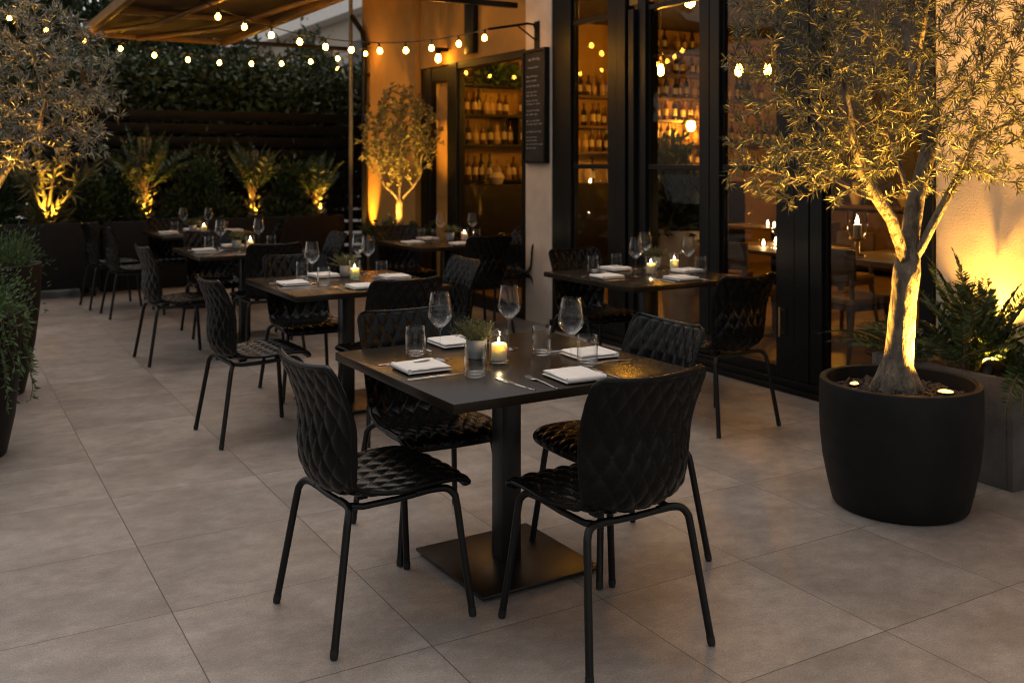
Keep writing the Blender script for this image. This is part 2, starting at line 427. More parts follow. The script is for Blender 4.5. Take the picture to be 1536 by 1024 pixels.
# ------------------------------------------------------------------ tables
TZ = .755
def make_table():
    r = thing('bistro_table', 'x', 'table')
    MB().rbox(-.485, .485, -.485, .485, TZ - .032, TZ, .0025, 2).build('tabletop', M['table'], r, smooth=35)
    MB().rbox(-.040, .040, -.040, .040, .024, TZ - .040, .003, 2).build('pole', M['tablebase'], r, smooth=35)
    MB().rbox(-.17, .17, -.17, .17, TZ - .040, TZ - .0325, .001, 1).build('mounting_plate', M['tablebase'], r)
    b = MB().rbox(-.25, .25, -.255, .255, .012, .0235, .002, 2).build('base_plate', M['tablebase'], r, smooth=35)
    for sx in (-.21, .21):
        for sy in (-.21, .21):
            MB().lathe([(.016, 0), (.016, .0118)], 14, (sx, sy, 0)).build('glide', M['rubber'], b, smooth=40)
    return r
tl = {1: 'square black bistro table nearest the camera, on a flat square base', 2: 'square black table second in the left row, behind the front table',
      3: 'square black table third in the left row', 4: 'farthest square black table, in front of the back planters',
      5: 'square black table in front of the small potted olive tree', 6: 'square black table with two candles beside the glass doors'}
for k, (x, y) in TC.items():
    place('table', make_table, (x, y, 0), math.radians({1: 1.2}.get(k, .5)), tl[k], 'square black bistro tables')

# ------------------------------------------------------------------ tableware
def double_lathe(outer, t, n=40):
    """outer profile list bottom->rim, returns closed thin wall"""
    inner = [(max(r - t, .0004), z) for r, z in outer]
    return outer + inner[::-1]
def make_wine():
    r = tag(MB().build('wine_glass', M['glass']), None, 'wine glass')
    bpy.data.objects.remove(r)
    prof = [(.0005, .0), (.036, .0005), (.0365, .002), (.030, .0035), (.012, .006), (.0048, .011), (.0036, .03), (.0034, .07), (.0040, .108), (.0075, .116), (.016, .124),
            (.030, .137), (.041, .150), (.0465, .162), (.047, .172), (.0445, .195), (.040, .222), (.0355, .252), (.0352, .2525), (.0348, .2525)]
    inner = [(.0347, .2518), (.0392, .222), (.0436, .195), (.0461, .172), (.0456, .163), (.040, .152), (.029, .1395), (.015, .127), (.0005, .121)]
    o = MB().lathe(prof + inner, 40).build('wine_glass', M['glass'], smooth=60)
    return tag(o, 'x', 'wine glass')
def make_tumbler():
    prof = [(.0005, 0), (.031, 0), (.035, .002), (.0370, .007), (.0385, .03), (.0388, .07), (.0375, .1085), (.0370, .1095), (.0363, .1085), (.0374, .07), (.0370, .03), (.0350, .016), (.030, .0125), (.0005, .0115)]
    return tag(MB().lathe(prof, 40).build('water_tumbler', M['glass'], smooth=60), 'x', 'tumbler')
def make_candleglass():
    prof = [(.0005, 0), (.033, 0), (.0358, .003), (.0368, .009), (.0368, .116), (.0362, .1175), (.0352, .116), (.0350, .012), (.032, .008), (.0005, .0075)]
    return tag(MB().lathe(prof, 44).build('candle_holder', M['glass'], smooth=60), 'x', 'candle holder')
def make_candle():
    r = thing('pillar_candle', 'x', 'candle')
    MB().lathe([(.0005, 0), (.0270, 0), (.0285, .002), (.0285, .056), (.0275, .061), (.0245, .0625), (.019, .0595), (.009, .057), (.0005, .0565)], 36).build('wax_body', M['wax'], r, smooth=60)
    MB().tube([(0, 0, .056), (.0005, 0, .064), (.002, 0, .069)], .0010, 6).build('wick', M['rubber'], r)
    MB().lathe([(.0004, .0), (.0024, .003), (.0032, .006), (.0026, .010), (.0012, .0145), (.0003, .018)], 16, (.001, 0, .066)).build('flame', M['flame'], r, smooth=True)
    return r
def make_napkin():
    mb = MB(); W, D, h = .082, .080, .0108
    sec = []
    for k in range(2):                        # two soft layers joined by a fold on the -x side
        z0 = .0012 + k * h
        sec.append((z0, z0 + h - .0012))
    for k, (z0, z1) in enumerate(sec):
        nx, ny = 22, 22; top = []; bot = []
        gx = np.linspace(-1, 1, nx); gy = np.linspace(-1, 1, ny)
        rs = np.random.default_rng(5 + k)
        w1 = rs.uniform(0, 6, 4)
        for yy in gy:
            for xx in gx:
                e = max(abs(xx), abs(yy)); rr = max(0, (e - .86) / .14)
                wob = .0019 * math.sin(3 * xx + w1[0]) * math.sin(2.6 * yy + w1[1]) + .0006 * math.sin(7 * xx + 3 * yy + w1[2])
                sx = W - .003 * k + .0012 * math.sin(5 * yy + w1[3]); sy = D - .002 * k
                dz = (z1 - z0) * .5 * (1 - math.sqrt(max(0, 1 - rr * rr)))
                top.append((xx * sx, yy * sy, z1 + (wob if k else 0) - dz)); bot.append((xx * sx, yy * sy, z0 + dz * .9))
        n = nx * ny; F = []
        for i in range(ny - 1):
            for j in range(nx - 1):
                a = i * nx + j; F += [(a, a + 1, a + nx + 1, a + nx), (n + a, n + a + nx, n + a + nx + 1, n + a + 1)]
        ring = [j for j in range(nx)] + [i * nx + nx - 1 for i in range(1, ny)] + [(ny - 1) * nx + j for j in range(nx - 2, -1, -1)] + [i * nx for i in range(ny - 2, 0, -1)]
        for q in range(len(ring)):
            a, c = ring[q], ring[(q + 1) % len(ring)]; F.append((a, n + a, n + c, c))
        mb.add(top + bot, F)
    mb.tube([(-W + .002, -D + .004, .0012 + h), (-W + .001, 0, .0012 + h), (-W + .002, D - .004, .0012 + h)], .0098, 12)
    return tag(mb.build('folded_napkin', M['linen'], smooth=60), 'x', 'napkin')
def strip(mb, xs, ws, zs, th, yc=0):
    vs = []
    for x, w, z in zip(xs, ws, zs):
        vs += [(x, yc - w, z), (x, yc + w, z), (x, yc + w * .8, z + th), (x, yc - w * .8, z + th)]
    k = len(xs); F = [(0, 1, 2, 3), tuple((k - 1) * 4 + q for q in (3, 2, 1, 0))]
    for i in range(k - 1):
        for j in range(4):
            F.append((i * 4 + j, (i + 1) * 4 + j, (i + 1) * 4 + (j + 1) % 4, i * 4 + (j + 1) % 4))
    mb.add(vs, F)
def make_fork():
    mb = MB()
    strip(mb, [-.10, -.098, -.07, -.02, .03, .045, .055], [.004, .0062, .0055, .0032, .0032, .009, .0115], [.0005, .0005, .001, .004, .006, .004, .0025], .0022)
    for q in (-1.5, -.5, .5, 1.5):
        strip(mb, [.054, .07, .090, .098], [.0019, .0017, .0014, .0008], [.0025, .0018, .004, .0058], .0018, q * .0062)
    return tag(mb.build('fork', M['silver'], smooth=50), 'x', 'fork')
def make_knife():
    mb = MB()
    strip(mb, [-.11, -.107, -.06, -.01, .0, .01, .03, .075, .098, .108], [.003, .0058, .0055, .0048, .0045, .0085, .0095, .009, .005, .001], [.0006] * 10, .0034)
    return tag(mb.build('table_knife', M['silver'], smooth=50), 'x', 'knife')
def make_herb():
    r = thing('potted_herb', 'x', 'potted plant')
    prof = [(.0005, 0), (.030, 0), (.033, .003), (.0395, .055), (.0405, .072), (.0385, .0725), (.037, .064), (.0005, .062)]
    MB().lathe(prof, 32).build('pot', M['claypot'], r, smooth=50)
    P = []; Dn = []; L = []; W = []; st = MB()
    for i in range(120):
        a = rng.uniform(0, 2 * PI); tilt = abs(rng.normal(0, .48)); tilt = min(tilt, 1.15)
        d0 = np.array([math.cos(a) * math.sin(tilt), math.sin(a) * math.sin(tilt), math.cos(tilt)])
        ln = rng.uniform(.05, .10); p0 = np.array([math.cos(a) * .018, math.sin(a) * .018, .06])
        pts = [p0 + d0 * ln * s + np.array([d0[0], d0[1], -.35]) * .03 * s * s for s in (0, .35, .7, 1)]
        st.tube([tuple(p) for p in pts], [.0009, .0008, .0007, .0004], 4)
        for s in np.linspace(.25, 1, 8):
            p = p0 + d0 * ln * s + np.array([d0[0], d0[1], -.35]) * .03 * s * s
            P.append(p); Dn.append(d0 * .9 + rng.normal(0, .45, 3)); L.append(rng.uniform(.010, .020)); W.append(rng.uniform(.0025, .0045))
    st.build('stems', M['stem'], r)
    leaves_obj('foliage', leaf_arrays(np.array(P), np.array(Dn), np.array(L), np.array(W)), M['potherb'], r)
    return r

MK = {'wine': make_wine, 'tumbler': make_tumbler, 'holder': make_candleglass, 'candle': make_candle, 'napkin': make_napkin, 'fork': make_fork, 'knife': make_knife, 'herb': make_herb}
GR = {'wine': 'wine glasses on the tables', 'tumbler': 'water tumblers on the tables', 'holder': 'glass candle holders on the tables', 'candle': 'lit candles on the tables',
      'napkin': 'folded napkins on the tables', 'fork': 'forks on the tables', 'knife': 'knives on the tables', 'herb': 'small potted herbs on the tables'}
def put(kind, x, y, rz, label, dz=0.):
    return place(kind, MK[kind], (x, y, TZ + .0008 + dz), rz, label, GR[kind])
def lit(x, y, phrase):
    put('holder', x, y, 0, f'clear glass candle holder {phrase}'); put('candle', x, y, rnd.uniform(0, 6), f'lit cream candle {phrase}, inside its glass', .0080)

SIDES = {WALK: 0, NEAR: PI / 2, FAR: -PI / 2, FACADE: PI}
def setting(tn, side, nap=None, fork=True, knife=True, jit=.0):
    x0, y0 = TC[tn]; a = SIDES[side]; fx, fy = math.cos(a), math.sin(a); lx, ly = -fy, fx
    if nap is None:
        j = rnd.uniform(-.03, .03); nap = (x0 - fx * .325 + lx * j, y0 - fy * .325 + ly * j)
    nx, ny = nap; T = TN[tn]
    o = put('napkin', nx, ny, a + rnd.uniform(-.06, .06), f'folded off-white napkin, {side} of the {T}')
    if fork: put('fork', nx + lx * .135 - fx * .01, ny + ly * .135 - fy * .01, a + rnd.uniform(-.07, .07), f'steel fork by the napkin, {side} of the {T}')
    if knife: put('knife', nx - lx * .135 - fx * .01, ny - ly * .135 - fy * .01, a + rnd.uniform(-.07, .07), f'steel knife by the napkin, {side} of the {T}')
    return o
# front table
n1 = setting(1, WALK, (1.515, 3.205))
setting(1, NEAR, (1.905, 2.815)); setting(1, FACADE, (2.165, 3.10)); setting(1, FAR, (1.83, 3.575))
put('knife', 1.68, 2.835, PI / 2 + .12, 'second steel knife crossing the fork on the near side of the front table')
put('fork', 1.53, 3.335, .10, 'second steel fork lying between the wine glass and walkway-side napkin, front table')
put('wine', 1.645, 3.325, 0, 'tall clear wine glass left of the potted herb on the front table')
put('wine', 1.975, 3.375, 1, 'tall clear wine glass behind the candle on the front table')
put('wine', 1.98, 2.945, 2, 'tall clear wine glass nearest the front-right chair on the front table')
put('tumbler', 1.605, 3.455, 0, 'empty water tumbler nearest the far left corner of the front table')
put('tumbler', 1.625, 3.01, 1, 'empty water tumbler in front of the potted herb on the front table')
put('tumbler', 2.03, 3.22, 2, 'empty water tumbler right of the candle on the front table')
put('tumbler', 2.065, 2.965, 3, 'empty water tumbler right of the nearest wine glass on the front table')
lit(1.815, 3.175, 'in the middle of the front table'); put('herb', 1.78, 3.285, 0, 'wispy green herb in a pale grey pot beside the candle, front table')
# second table
for s in (WALK, NEAR, FAR, FACADE): setting(2, s)
put('wine', 2.0, 5.79, 0, 'tall clear wine glass, left one on the second left-row table')
put('wine', 2.47, 6.05, 1, 'tall clear wine glass, front one of the pair behind the candle, second left-row table')
put('wine', 2.47, 6.22, 2, 'tall clear wine glass, rear one of the pair on the second left-row table')
put('tumbler', 2.02, 6.03, 0, 'water tumbler left of the wine glass on the second left-row table')
put('tumbler', 2.03, 5.665, 1, 'water tumbler nearest the camera on the second left-row table')
put('tumbler', 2.46, 5.80, 2, 'water tumbler right of the candle on the second left-row table')
lit(2.30, 5.85, 'on the second left-row table'); put('herb', 2.31, 6.03, 1, 'green herb in a grey pot on the second left-row table')
# third, farthest, small tree tables
for tn in (3, 4, 5):
    x, y = TC[tn]; T = TN[tn]
    for s in (WALK, NEAR, FAR, FACADE): setting(tn, s)
spots = {3: dict(w=[(2.08, 8.30), (2.42, 8.37)], t=[(2.02, 8.44), (2.50, 8.27)], c=(2.32, 8.27), h=(2.245, 8.42)),
         4: dict(w=[(2.30, 10.72), (2.52, 10.55)], t=[(2.20, 10.66), (2.66, 10.45)], c=(2.45, 10.45), h=(2.36, 10.55)),
         5: dict(w=[(4.13, 8.34), (4.39, 8.19)], t=[(3.98, 8.43), (4.38, 8.08)], c=(4.29, 8.155), h=(4.19, 8.25))}
for tn, d in spots.items():
    T = TN[tn]
    for (x, y), q in zip(d['w'], ('left', 'right')): put('wine', x, y, 0, f'{q} one of two clear wine glasses on the {T}')
    for (x, y), q in zip(d['t'], ('left', 'right')): put('tumbler', x, y, 0, f'{q} one of two water tumblers on the {T}')
    lit(*d['c'], f'on the {T}'); put('herb', *d['h'], tn, f'green herb in a grey pot on the {T}')
put('tumbler', 4.06, 8.30, 0, 'small water tumbler under the left wine glass, table by the small olive tree')
# glass door table
for s in (WALK, NEAR, FAR, FACADE): setting(6, s)
put('wine', 3.90, 5.06, 0, 'tall wine glass left of the candles on the table beside the glass doors')
put('wine', 4.24, 5.40, 1, 'tall wine glass behind the left candle, table beside the glass doors')
put('wine', 4.27, 4.98, 2, 'tall wine glass right of the candles on the table beside the glass doors')
put('tumbler', 3.82, 5.42, 0, 'leftmost water tumbler on the table beside the glass doors')
put('tumbler', 4.05, 5.47, 1, 'water tumbler in the rear middle of the table beside the glass doors')
put('tumbler', 4.41, 5.02, 2, 'rightmost water tumbler on the table beside the glass doors')
lit(4.08, 5.13, 'at the left on the table beside the glass doors'); lit(4.36, 5.23, 'at the right on the table beside the glass doors')
put('herb', 4.37, 5.44, 1, 'green herb behind the candles on the table beside the glass doors')
MB().rbox(-.034, .034, -.006, .006, 0, .0014, .0004, 1).build('ribbon', M['tag'], n1, loc=(0.01, .025, .0232)).rotation_euler = (0, 0, .25)
# ------------------------------------------------------------------ restaurant building
FX = 4.88
bld = thing('restaurant_building', 'restaurant with sand stucco walls and black framed glass front along the patio', 'building', (FX, 7, 0))
def bpart(name, mb, mat, parent=bld, smooth=None):
    mb.v = [(x - FX, y - 7, z) for x, y, z in mb.v] if parent is bld else mb.v
    return mb.build(name, mat, parent, smooth)
def bsub(name, mb, mat, parent, smooth=None):
    mb.v = [(x - FX, y - 7, z) for x, y, z in mb.v]
    return mb.build(name, mat, parent, smooth)
def B(*a, **k): return MB().rbox(*a, r=.006, seg=2)
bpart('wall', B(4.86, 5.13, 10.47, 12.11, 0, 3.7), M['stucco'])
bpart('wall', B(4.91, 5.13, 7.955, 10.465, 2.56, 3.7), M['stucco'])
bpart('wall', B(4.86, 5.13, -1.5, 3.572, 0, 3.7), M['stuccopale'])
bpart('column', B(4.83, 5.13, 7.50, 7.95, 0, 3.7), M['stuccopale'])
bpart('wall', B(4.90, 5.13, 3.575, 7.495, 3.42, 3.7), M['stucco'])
bpart('lintel', B(4.862, 4.905, 5.525, 6.395, 2.745, 2.86), M['stucco'])
bpart('back_wall', B(11.0, 11.2, -1.5, 12.11, 0, 3.7), M['darkwall'])
bpart('bar_wall', B(5.135, 10.995, 10.72, 10.95, 0, 3.7), M['indoorwall'])
bpart('end_wall', B(5.135, 10.995, 1.2, 1.4, 0, 3.7), M['darkwall'])
bpart('ceiling', B(5.135, 10.995, 1.405, 10.715, 3.3, 3.5), M['ceiling'])
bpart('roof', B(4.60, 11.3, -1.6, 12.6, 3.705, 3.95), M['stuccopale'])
bpart('eave', B(3.45, 4.595, 8.15, 12.6, 3.75, 3.93), M['darkwood'])  # overhang added out of view to keep sky light off the far wall
# recessed service door
d = bpart('service_door', B(5.0, 5.05, 9.64, 10.20, .02, 2.38), M['stucco'])
m = MB(); m.rbox(4.93, 5.06, 10.205, 10.462, 0, 2.555, .004); m.rbox(4.93, 5.06, 9.605, 9.635, 0, 2.555, .004); m.rbox(4.94, 5.04, 9.64, 10.20, 2.39, 2.55, .004)
bsub('door_frame', m, M['frame'], d)
bsub('door_panel', MB().rbox(4.988, 4.9985, 9.71, 10.13, 1.1, 2.28, .003), M['stucco'], d)
# tall shop window by the bar
def window(name, y0, y1, jam0, jam1, zb, zt, rails=(), xo=0.):
    m = MB()
    m.rbox(4.835 + xo, 4.925 + xo, y0 - jam0, y0, 0, zt, .004); m.rbox(4.835 + xo, 4.925 + xo, y1, y1 + jam1, 0, zt, .004)
    m.rbox(4.842 + xo, 4.918 + xo, y0 + .001, y1 - .001, 0, zb, .004)
    m.rbox(4.842 + xo, 4.918 + xo, y0 + .001, y1 - .001, zt - .08, zt - .002, .004)
    for z in rails: m.rbox(4.855 + xo, 4.905 + xo, y0 + .001, y1 - .001, z - .02, z + .02, .003)
    m.rbox(4.862 + xo, 4.8745 + xo, y0 + .001, y0 + .022, zb + .001, zt - .081, .002); m.rbox(4.862 + xo, 4.8745 + xo, y1 - .022, y1 - .001, zb + .001, zt - .081, .002)
    w = bpart(name, m, M['frame'])
    bsub('pane', MB().box(4.876 + xo, 4.881 + xo, y0 - .004, y1 + .004, zb - .004, zt - .076), M['pane'], w)
    return w
window('shop_window', 8.03, 9.38, .075, .215, .12, 2.555)
window('glass_panel', 6.65, 7.20, .12, .295, .15, 3.415, (1.45, 2.70))
w = window('glass_panel', 5.52, 6.15, .105, .10, .15, 3.415, (1.45, 2.70))
m = MB(); m.rbox(4.80, 5.05, 6.255, 6.325, .03, 2.70, .004); m.rbox(4.87, 5.09, 6.335, 6.40, .03, 2.70, .004); m.rbox(4.83, 4.93, 6.405, 6.525, 0, 3.415, .004)
bpart('folded_door_leaf', m, M['frame'])
w = window('glass_door', 4.76, 5.31, .16, .10, .15, 3.415, (1.45, 2.66))
h = MB(); h.tube([(4.80, 4.695, .35), (4.80, 4.695, .54)], .008, 10); h.tube([(4.80, 4.695, .37), (4.84, 4.695, .37)], .005, 8); h.tube([(4.80, 4.695, .52), (4.84, 4.695, .52)], .005, 8)
bsub('handle', h, M['brass'], w, 40)
w = window('glass_panel', 3.66, 4.37, .085, .10, .15, 3.415, ())
m = MB(); m.rbox(4.83, 4.93, 4.475, 4.595, 0, 3.41, .004)
bpart('door_jamb', m, M['frame'])
m = MB(); m.rbox(4.765, 4.832, 3.60, 7.49, .0, .035, .003); m.rbox(4.80, 4.833, 3.60, 7.49, .036, .075, .003)
bpart('threshold', m, M['frame'])
# dark downpipe and bracket arms at the far wall
r = thing('downpipe', 'dark downpipe with clamps on the far stucco wall beside the metal post', 'pipe', (4.80, 11.88, 0))
MB().tube([(0, 0, .1), (0, 0, 3.0), (0, .06, 3.15), (-.05, .30, 3.38)], .035, 12).build('pipe', M['frame'], r, smooth=40)
for z in (2.2, 2.6, 3.0): MB().box(-.02, .06, -.055, .055, z - .02, z + .02).build('clamp', M['frame'], r)
r = tag(MB().rbox(4.845, 4.905, 9.02, 9.22, 2.62, 3.6, .004).build('sign_bracket', M['frame'], smooth=40), 'dark upright board on the stucco above the bar window', 'bracket')
# sconce above the service door
r = thing('wall_lamp', 'small lit wall lamp above the beige service door', 'lamp', (4.78, 9.70, 2.60))
MB().rbox(-.03, .11, -.03, .03, .09, .13, .004).build('lamp_arm', M['frame'], r)
MB().lathe([(.03, .06), (.035, .09), (.012, .10), (.0005, .101)], 20).build('socket', M['frame'], r, smooth=40)
MB().lathe([(.0005, -.035), (.024, -.02), (.032, .01), (.024, .045), (.012, .062), (.0005, .063)], 20).build('bulb', M['bulb'], r, smooth=True)

# menu board
mbd = thing('menu_board', 'tall narrow black chalkboard menu hung on the pale column', 'menu board', (4.800, 7.725, 2.0))
m = MB(); w2, h2 = .20, .525
m.rbox(-.028, .028, -w2, -w2 + .028, -h2, h2, .003); m.rbox(-.028, .028, w2 - .028, w2, -h2, h2, .003)
m.rbox(-.027, .027, -w2 + .0285, w2 - .0285, -h2, -h2 + .028, .003); m.rbox(-.027, .027, -w2 + .0285, w2 - .0285, h2 - .028, h2, .003)
m.build('board_frame', M['darkwood'], mbd, smooth=40)
MB().box(-.008, .026, -w2 + .027, w2 - .027, -h2 + .027, h2 - .027).build('chalkboard', M['chalkboard'], mbd)
m = MB(); r2 = random.Random(3)
rows = [(.43, .9, .020, 1), (.355, .9, .015, 1), (.275, .8, .013, 0), (.235, .8, .013, 0), (.185, .9, .014, 0), (.13, .95, .012, 0), (.10, .8, .012, 0), (.05, .9, .012, 0), (.02, .9, .012, 0), (-.04, .8, .012, 0), (-.075, .95, .012, 0),
        (-.135, .8, .013, 0), (-.165, .95, .011, 0), (-.235, .9, .013, 0), (-.285, .75, .009, 0), (-.315, .95, .009, 0), (-.35, .85, .009, 0), (-.385, .6, .009, 0)]
for z, frac, amp, head in rows:
    y = .145 - (.03 if head else 0); yend = .145 - .27 * frac * r2.uniform(.75, 1)
    while y > yend:
        ln = r2.uniform(.03, .07); pts = []; k = int(ln / .0042)
        for i in range(k + 1):
            pts.append((-.0098, y - ln * i / k, z + amp * (.55 * math.sin(i * 2.1 + r2.uniform(-.5, .5)) + .35 * r2.uniform(-1, 1)) - .02 * (.145 - y) * 0))
        if len(pts) > 2: m.tube(pts, .0017 if not head else .0022, 4)
        y -= ln + r2.uniform(.010, .018)
m.build('chalk_writing', M['chalk'], mbd)
# bracket arm holding the string of lights
br = thing('wall_bracket', 'black iron bracket arm reaching out above the menu board', 'bracket', (4.825, 7.73, 2.72))
m = MB(); m.tube([(0, 0, -.17), (-.015, 0, -.02), (-.04, 0, .03), (-.10, .01, .035), (-.50, .03, -.04)], .012, 8); m.tube([(-.01, 0, -.12), (-.20, .012, .005)], .008, 8)
m.build('arm', M['frame'], br, smooth=50)
MB().rbox(-.016, .003, -.035, .035, -.20, .06, .003).build('wall_plate', M['frame'], br)

# ------------------------------------------------------------------ interior
def bottle_mesh(name, h, r, mat, taper=.35):
    n = r * taper
    return MB().lathe([(.0005, 0), (r * .93, 0), (r, .006), (r, h * .36), (r * .9, h * .62), (n * 1.15, h * .75), (n, h * .80), (n, h * .93), (n * 1.25, h * .935), (n * 1.25, h), (.0005, h)], 16).build(name, mat, smooth=45)
bars = thing('bar_shelf', 'dark back bar shelving along the ochre wall inside the restaurant', 'shelf', (5.2, 10.6, 0))
def sh(x0, x1, z): MB().rbox(x0 - 5.2, x1 - 5.2, -.18, .118, z - .035, z, .003).build('shelf', M['darkwood'] if x0 < 6.7 else M['midwood'], bars)  # right-hand boards take lighter wood to imitate gleaming shelf edges
for z in (1.27, 1.70, 2.06, 2.43): sh(5.18, 6.72, z)
for z in (1.62, 1.95, 2.34): sh(6.80, 7.95, z)
for z in (1.42, 1.75, 2.05, 2.36, 2.68, 3.0): sh(8.06, 9.60, z)
for z in (1.75, 2.36): sh(9.70, 10.9, z)
for x in (5.15, 6.73, 7.96, 9.61): MB().rbox(x - 5.2, x + .06 - 5.2, -.17, .119, 0, 3.25, .003).build('upright', M['darkwood'], bars)
MB().rbox(6.24 - 5.2, 6.27 - 5.2, -.165, .1, 1.701, 2.024, .002).build('divider', M['darkwood'], bars)
cab = tag(MB().rbox(5.18, 9.6, 10.02, 10.40, .005, 1.22, .006).build('bar_counter', M['darkwood'], smooth=40), 'black bar counter standing before the bottle shelves inside', 'counter')
BK = [('amber_spirit_bottle', .27, .037, 'bot1'), ('wine_bottle', .30, .036, 'bot2'), ('pale_spirit_bottle', .23, .043, 'bot3')]
BO = {}
nth = ['first', 'second', 'third', 'fourth', 'fifth', 'sixth', 'seventh', 'eighth', 'ninth', 'tenth', 'eleventh']
def bottles(xs, z, where, y=10.55):
    for i, x in enumerate(xs):
        k = rnd.randrange(3); nm, h, r, mt = BK[k]
        if k not in BO: o = BO[k] = bottle_mesh(nm, h, r, M[mt])
        else: o = BO[k].copy(); COL.objects.link(o)
        o.location = (x, y + rnd.uniform(-.04, .04), z + .001); o.scale = (1, 1, rnd.uniform(.88, 1.12)); o.rotation_euler = (0, 0, rnd.uniform(0, 6))
        tag(o, f'{["amber", "dark green", "pale"][k]} bottle, {nth[i]} from the left on the {where}', 'bottle', 'bottles on the back bar')
bottles([5.50, 5.58, 5.67, 5.76, 5.86, 5.94, 6.03, 6.12, 6.33, 6.43, 6.54], 2.06, 'middle shelf of the bar window')
bottles([5.50, 5.60, 5.69, 5.80, 5.89, 5.99, 6.10, 6.19, 6.34, 6.45, 6.56], 1.70, 'lowest shelf of the bar window')
bottles([7.05, 7.15, 7.26, 7.36, 7.47, 7.57, 7.70, 7.82], 2.34, 'upper shelf behind the narrow glass panel')
bottles([6.98, 7.08, 7.19, 7.30, 7.41, 7.52, 7.63, 7.75], 1.95, 'middle shelf behind the narrow glass panel')
bottles([6.95, 7.07, 7.18, 7.29, 7.42, 7.53, 7.66, 7.78], 1.62, 'lowest shelf behind the narrow glass panel')
bottles([8.16, 8.28, 8.39, 8.50, 8.68, 8.79, 8.90, 9.03, 9.16, 9.3], 2.36, 'upper shelf behind the wide glass panel')
bottles([8.14, 8.25, 8.36, 8.45, 8.56, 8.67, 8.8, 9.0, 9.2, 9.35], 1.75, 'lower shelf behind the wide glass panel')
bottles([9.76, 9.88, 9.99, 10.12, 10.26, 10.38, 10.52, 10.66, 10.8], 1.75, 'lower bar shelf, far right')
bottles([9.8, 9.92, 10.05, 10.18, 10.3, 10.45], 2.36, 'bar shelf far right')
bottles([8.2, 8.32, 8.5, 8.62, 8.85, 8.97, 9.1, 9.3], 3.0, 'top shelf behind the wide glass panel')
bottles([5.48, 5.58, 5.70, 5.79, 5.91, 6.02, 6.14, 6.25, 6.38, 6.50, 6.62], 1.27, 'bottom shelf of the bar window')
bottles([8.18, 8.29, 8.42, 8.53, 8.66, 8.77, 8.96, 9.08, 9.21, 9.36], 2.05, 'middle shelf behind the wide panel')
bottles([8.2, 8.33, 8.46, 8.6, 8.72, 8.9, 9.05, 9.22, 9.4], 1.42, 'bottom shelf behind the wide panel')
bottles([8.22, 8.36, 8.49, 8.62, 8.8, 8.93, 9.1, 9.25, 9.42], 2.68, 'high shelf behind the wide panel')
bottles([7.2, 7.45, 7.6, 8.3, 8.5, 8.75, 9.1], 1.22, 'bar counter top', 10.2)

def pendant(x, y, z, s, label, ztop=3.3):
    r = thing('pendant_lamp', label, 'lamp', (x, y, z), 0, 'pendant lamps inside the restaurant')
    MB().tube([(0, 0, .14), (0, 0, ztop - z)], .005, 6).build('cable', M['cord'], r)
    MB().lathe([(.030 * s, .06), (.034 * s, .09), (.02 * s, .13), (.004, .15)], 16).build('lamp_cap', M['brass'], r, smooth=40)
    MB().lathe([(.0005, -.06 * s), (.03 * s, -.045 * s), (.045 * s, -.005), (.034 * s, .04 * s), (.02 * s, .062)], 16).build('bulb', M['bulbin'], r, smooth=True)
pendant(8.86, 10.28, 1.97, 1.3, 'lit pendant lamp hanging low before the glowing wall, beside indoor foliage')
pendant(5.96, 6.93, 2.96, 1.2, 'lit pendant bulb high at the top edge of the wide glass panel', 3.3)
pendant(6.05, 7.46, 2.36, .8, 'small indoor bulb behind the left half of the wide glass panel')
pendant(6.70, 7.08, 2.36, .8, 'small indoor bulb at the left of the glass door, beside the large olive tree')
pendant(6.92, 6.92, 2.36, .8, 'small indoor bulb at the right of the glass door, behind olive leaves')
pendant(7.33, 9.2, 2.0, 1.0, 'lit bulb inside behind the narrow glass panel')
pendant(5.9, 9.6, 2.55, .9, 'lit bulb hanging inside the top of the bar window')
pendant(9.6, 8.6, 2.1, 1.4, 'lit pendant deep inside the dining room')
pendant(9.3, 4.6, 2.1, 1.4, 'lit pendant at the far indoor wall')
def indoor_table(x, y, label):
    r = thing('dining_table', label, 'table', (x, y, .005), 0, 'indoor dining tables')
    MB().rbox(-.45, .45, -.45, .45, .72, .75, .003).build('tabletop', M['midwood'], r)
    MB().tube([(0, 0, .02), (0, 0, .715)], .035, 12).build('pole', M['steel'], r, smooth=40)
    MB().lathe([(.25, 0), (.25, .012), (.05, .02), (.0005, .02)], 24).build('base_plate', M['steel'], r, smooth=30)
indoor_table(6.47, 5.08, 'indoor dining table with a glowing hurricane lamp, behind the olive trunk')
indoor_table(6.35, 6.25, 'indoor dining table seen through the glass door')
indoor_table(8.4, 8.3, 'indoor dining table deep inside before the bar')
indoor_table(8.6, 5.9, 'indoor dining table at the middle of the room')
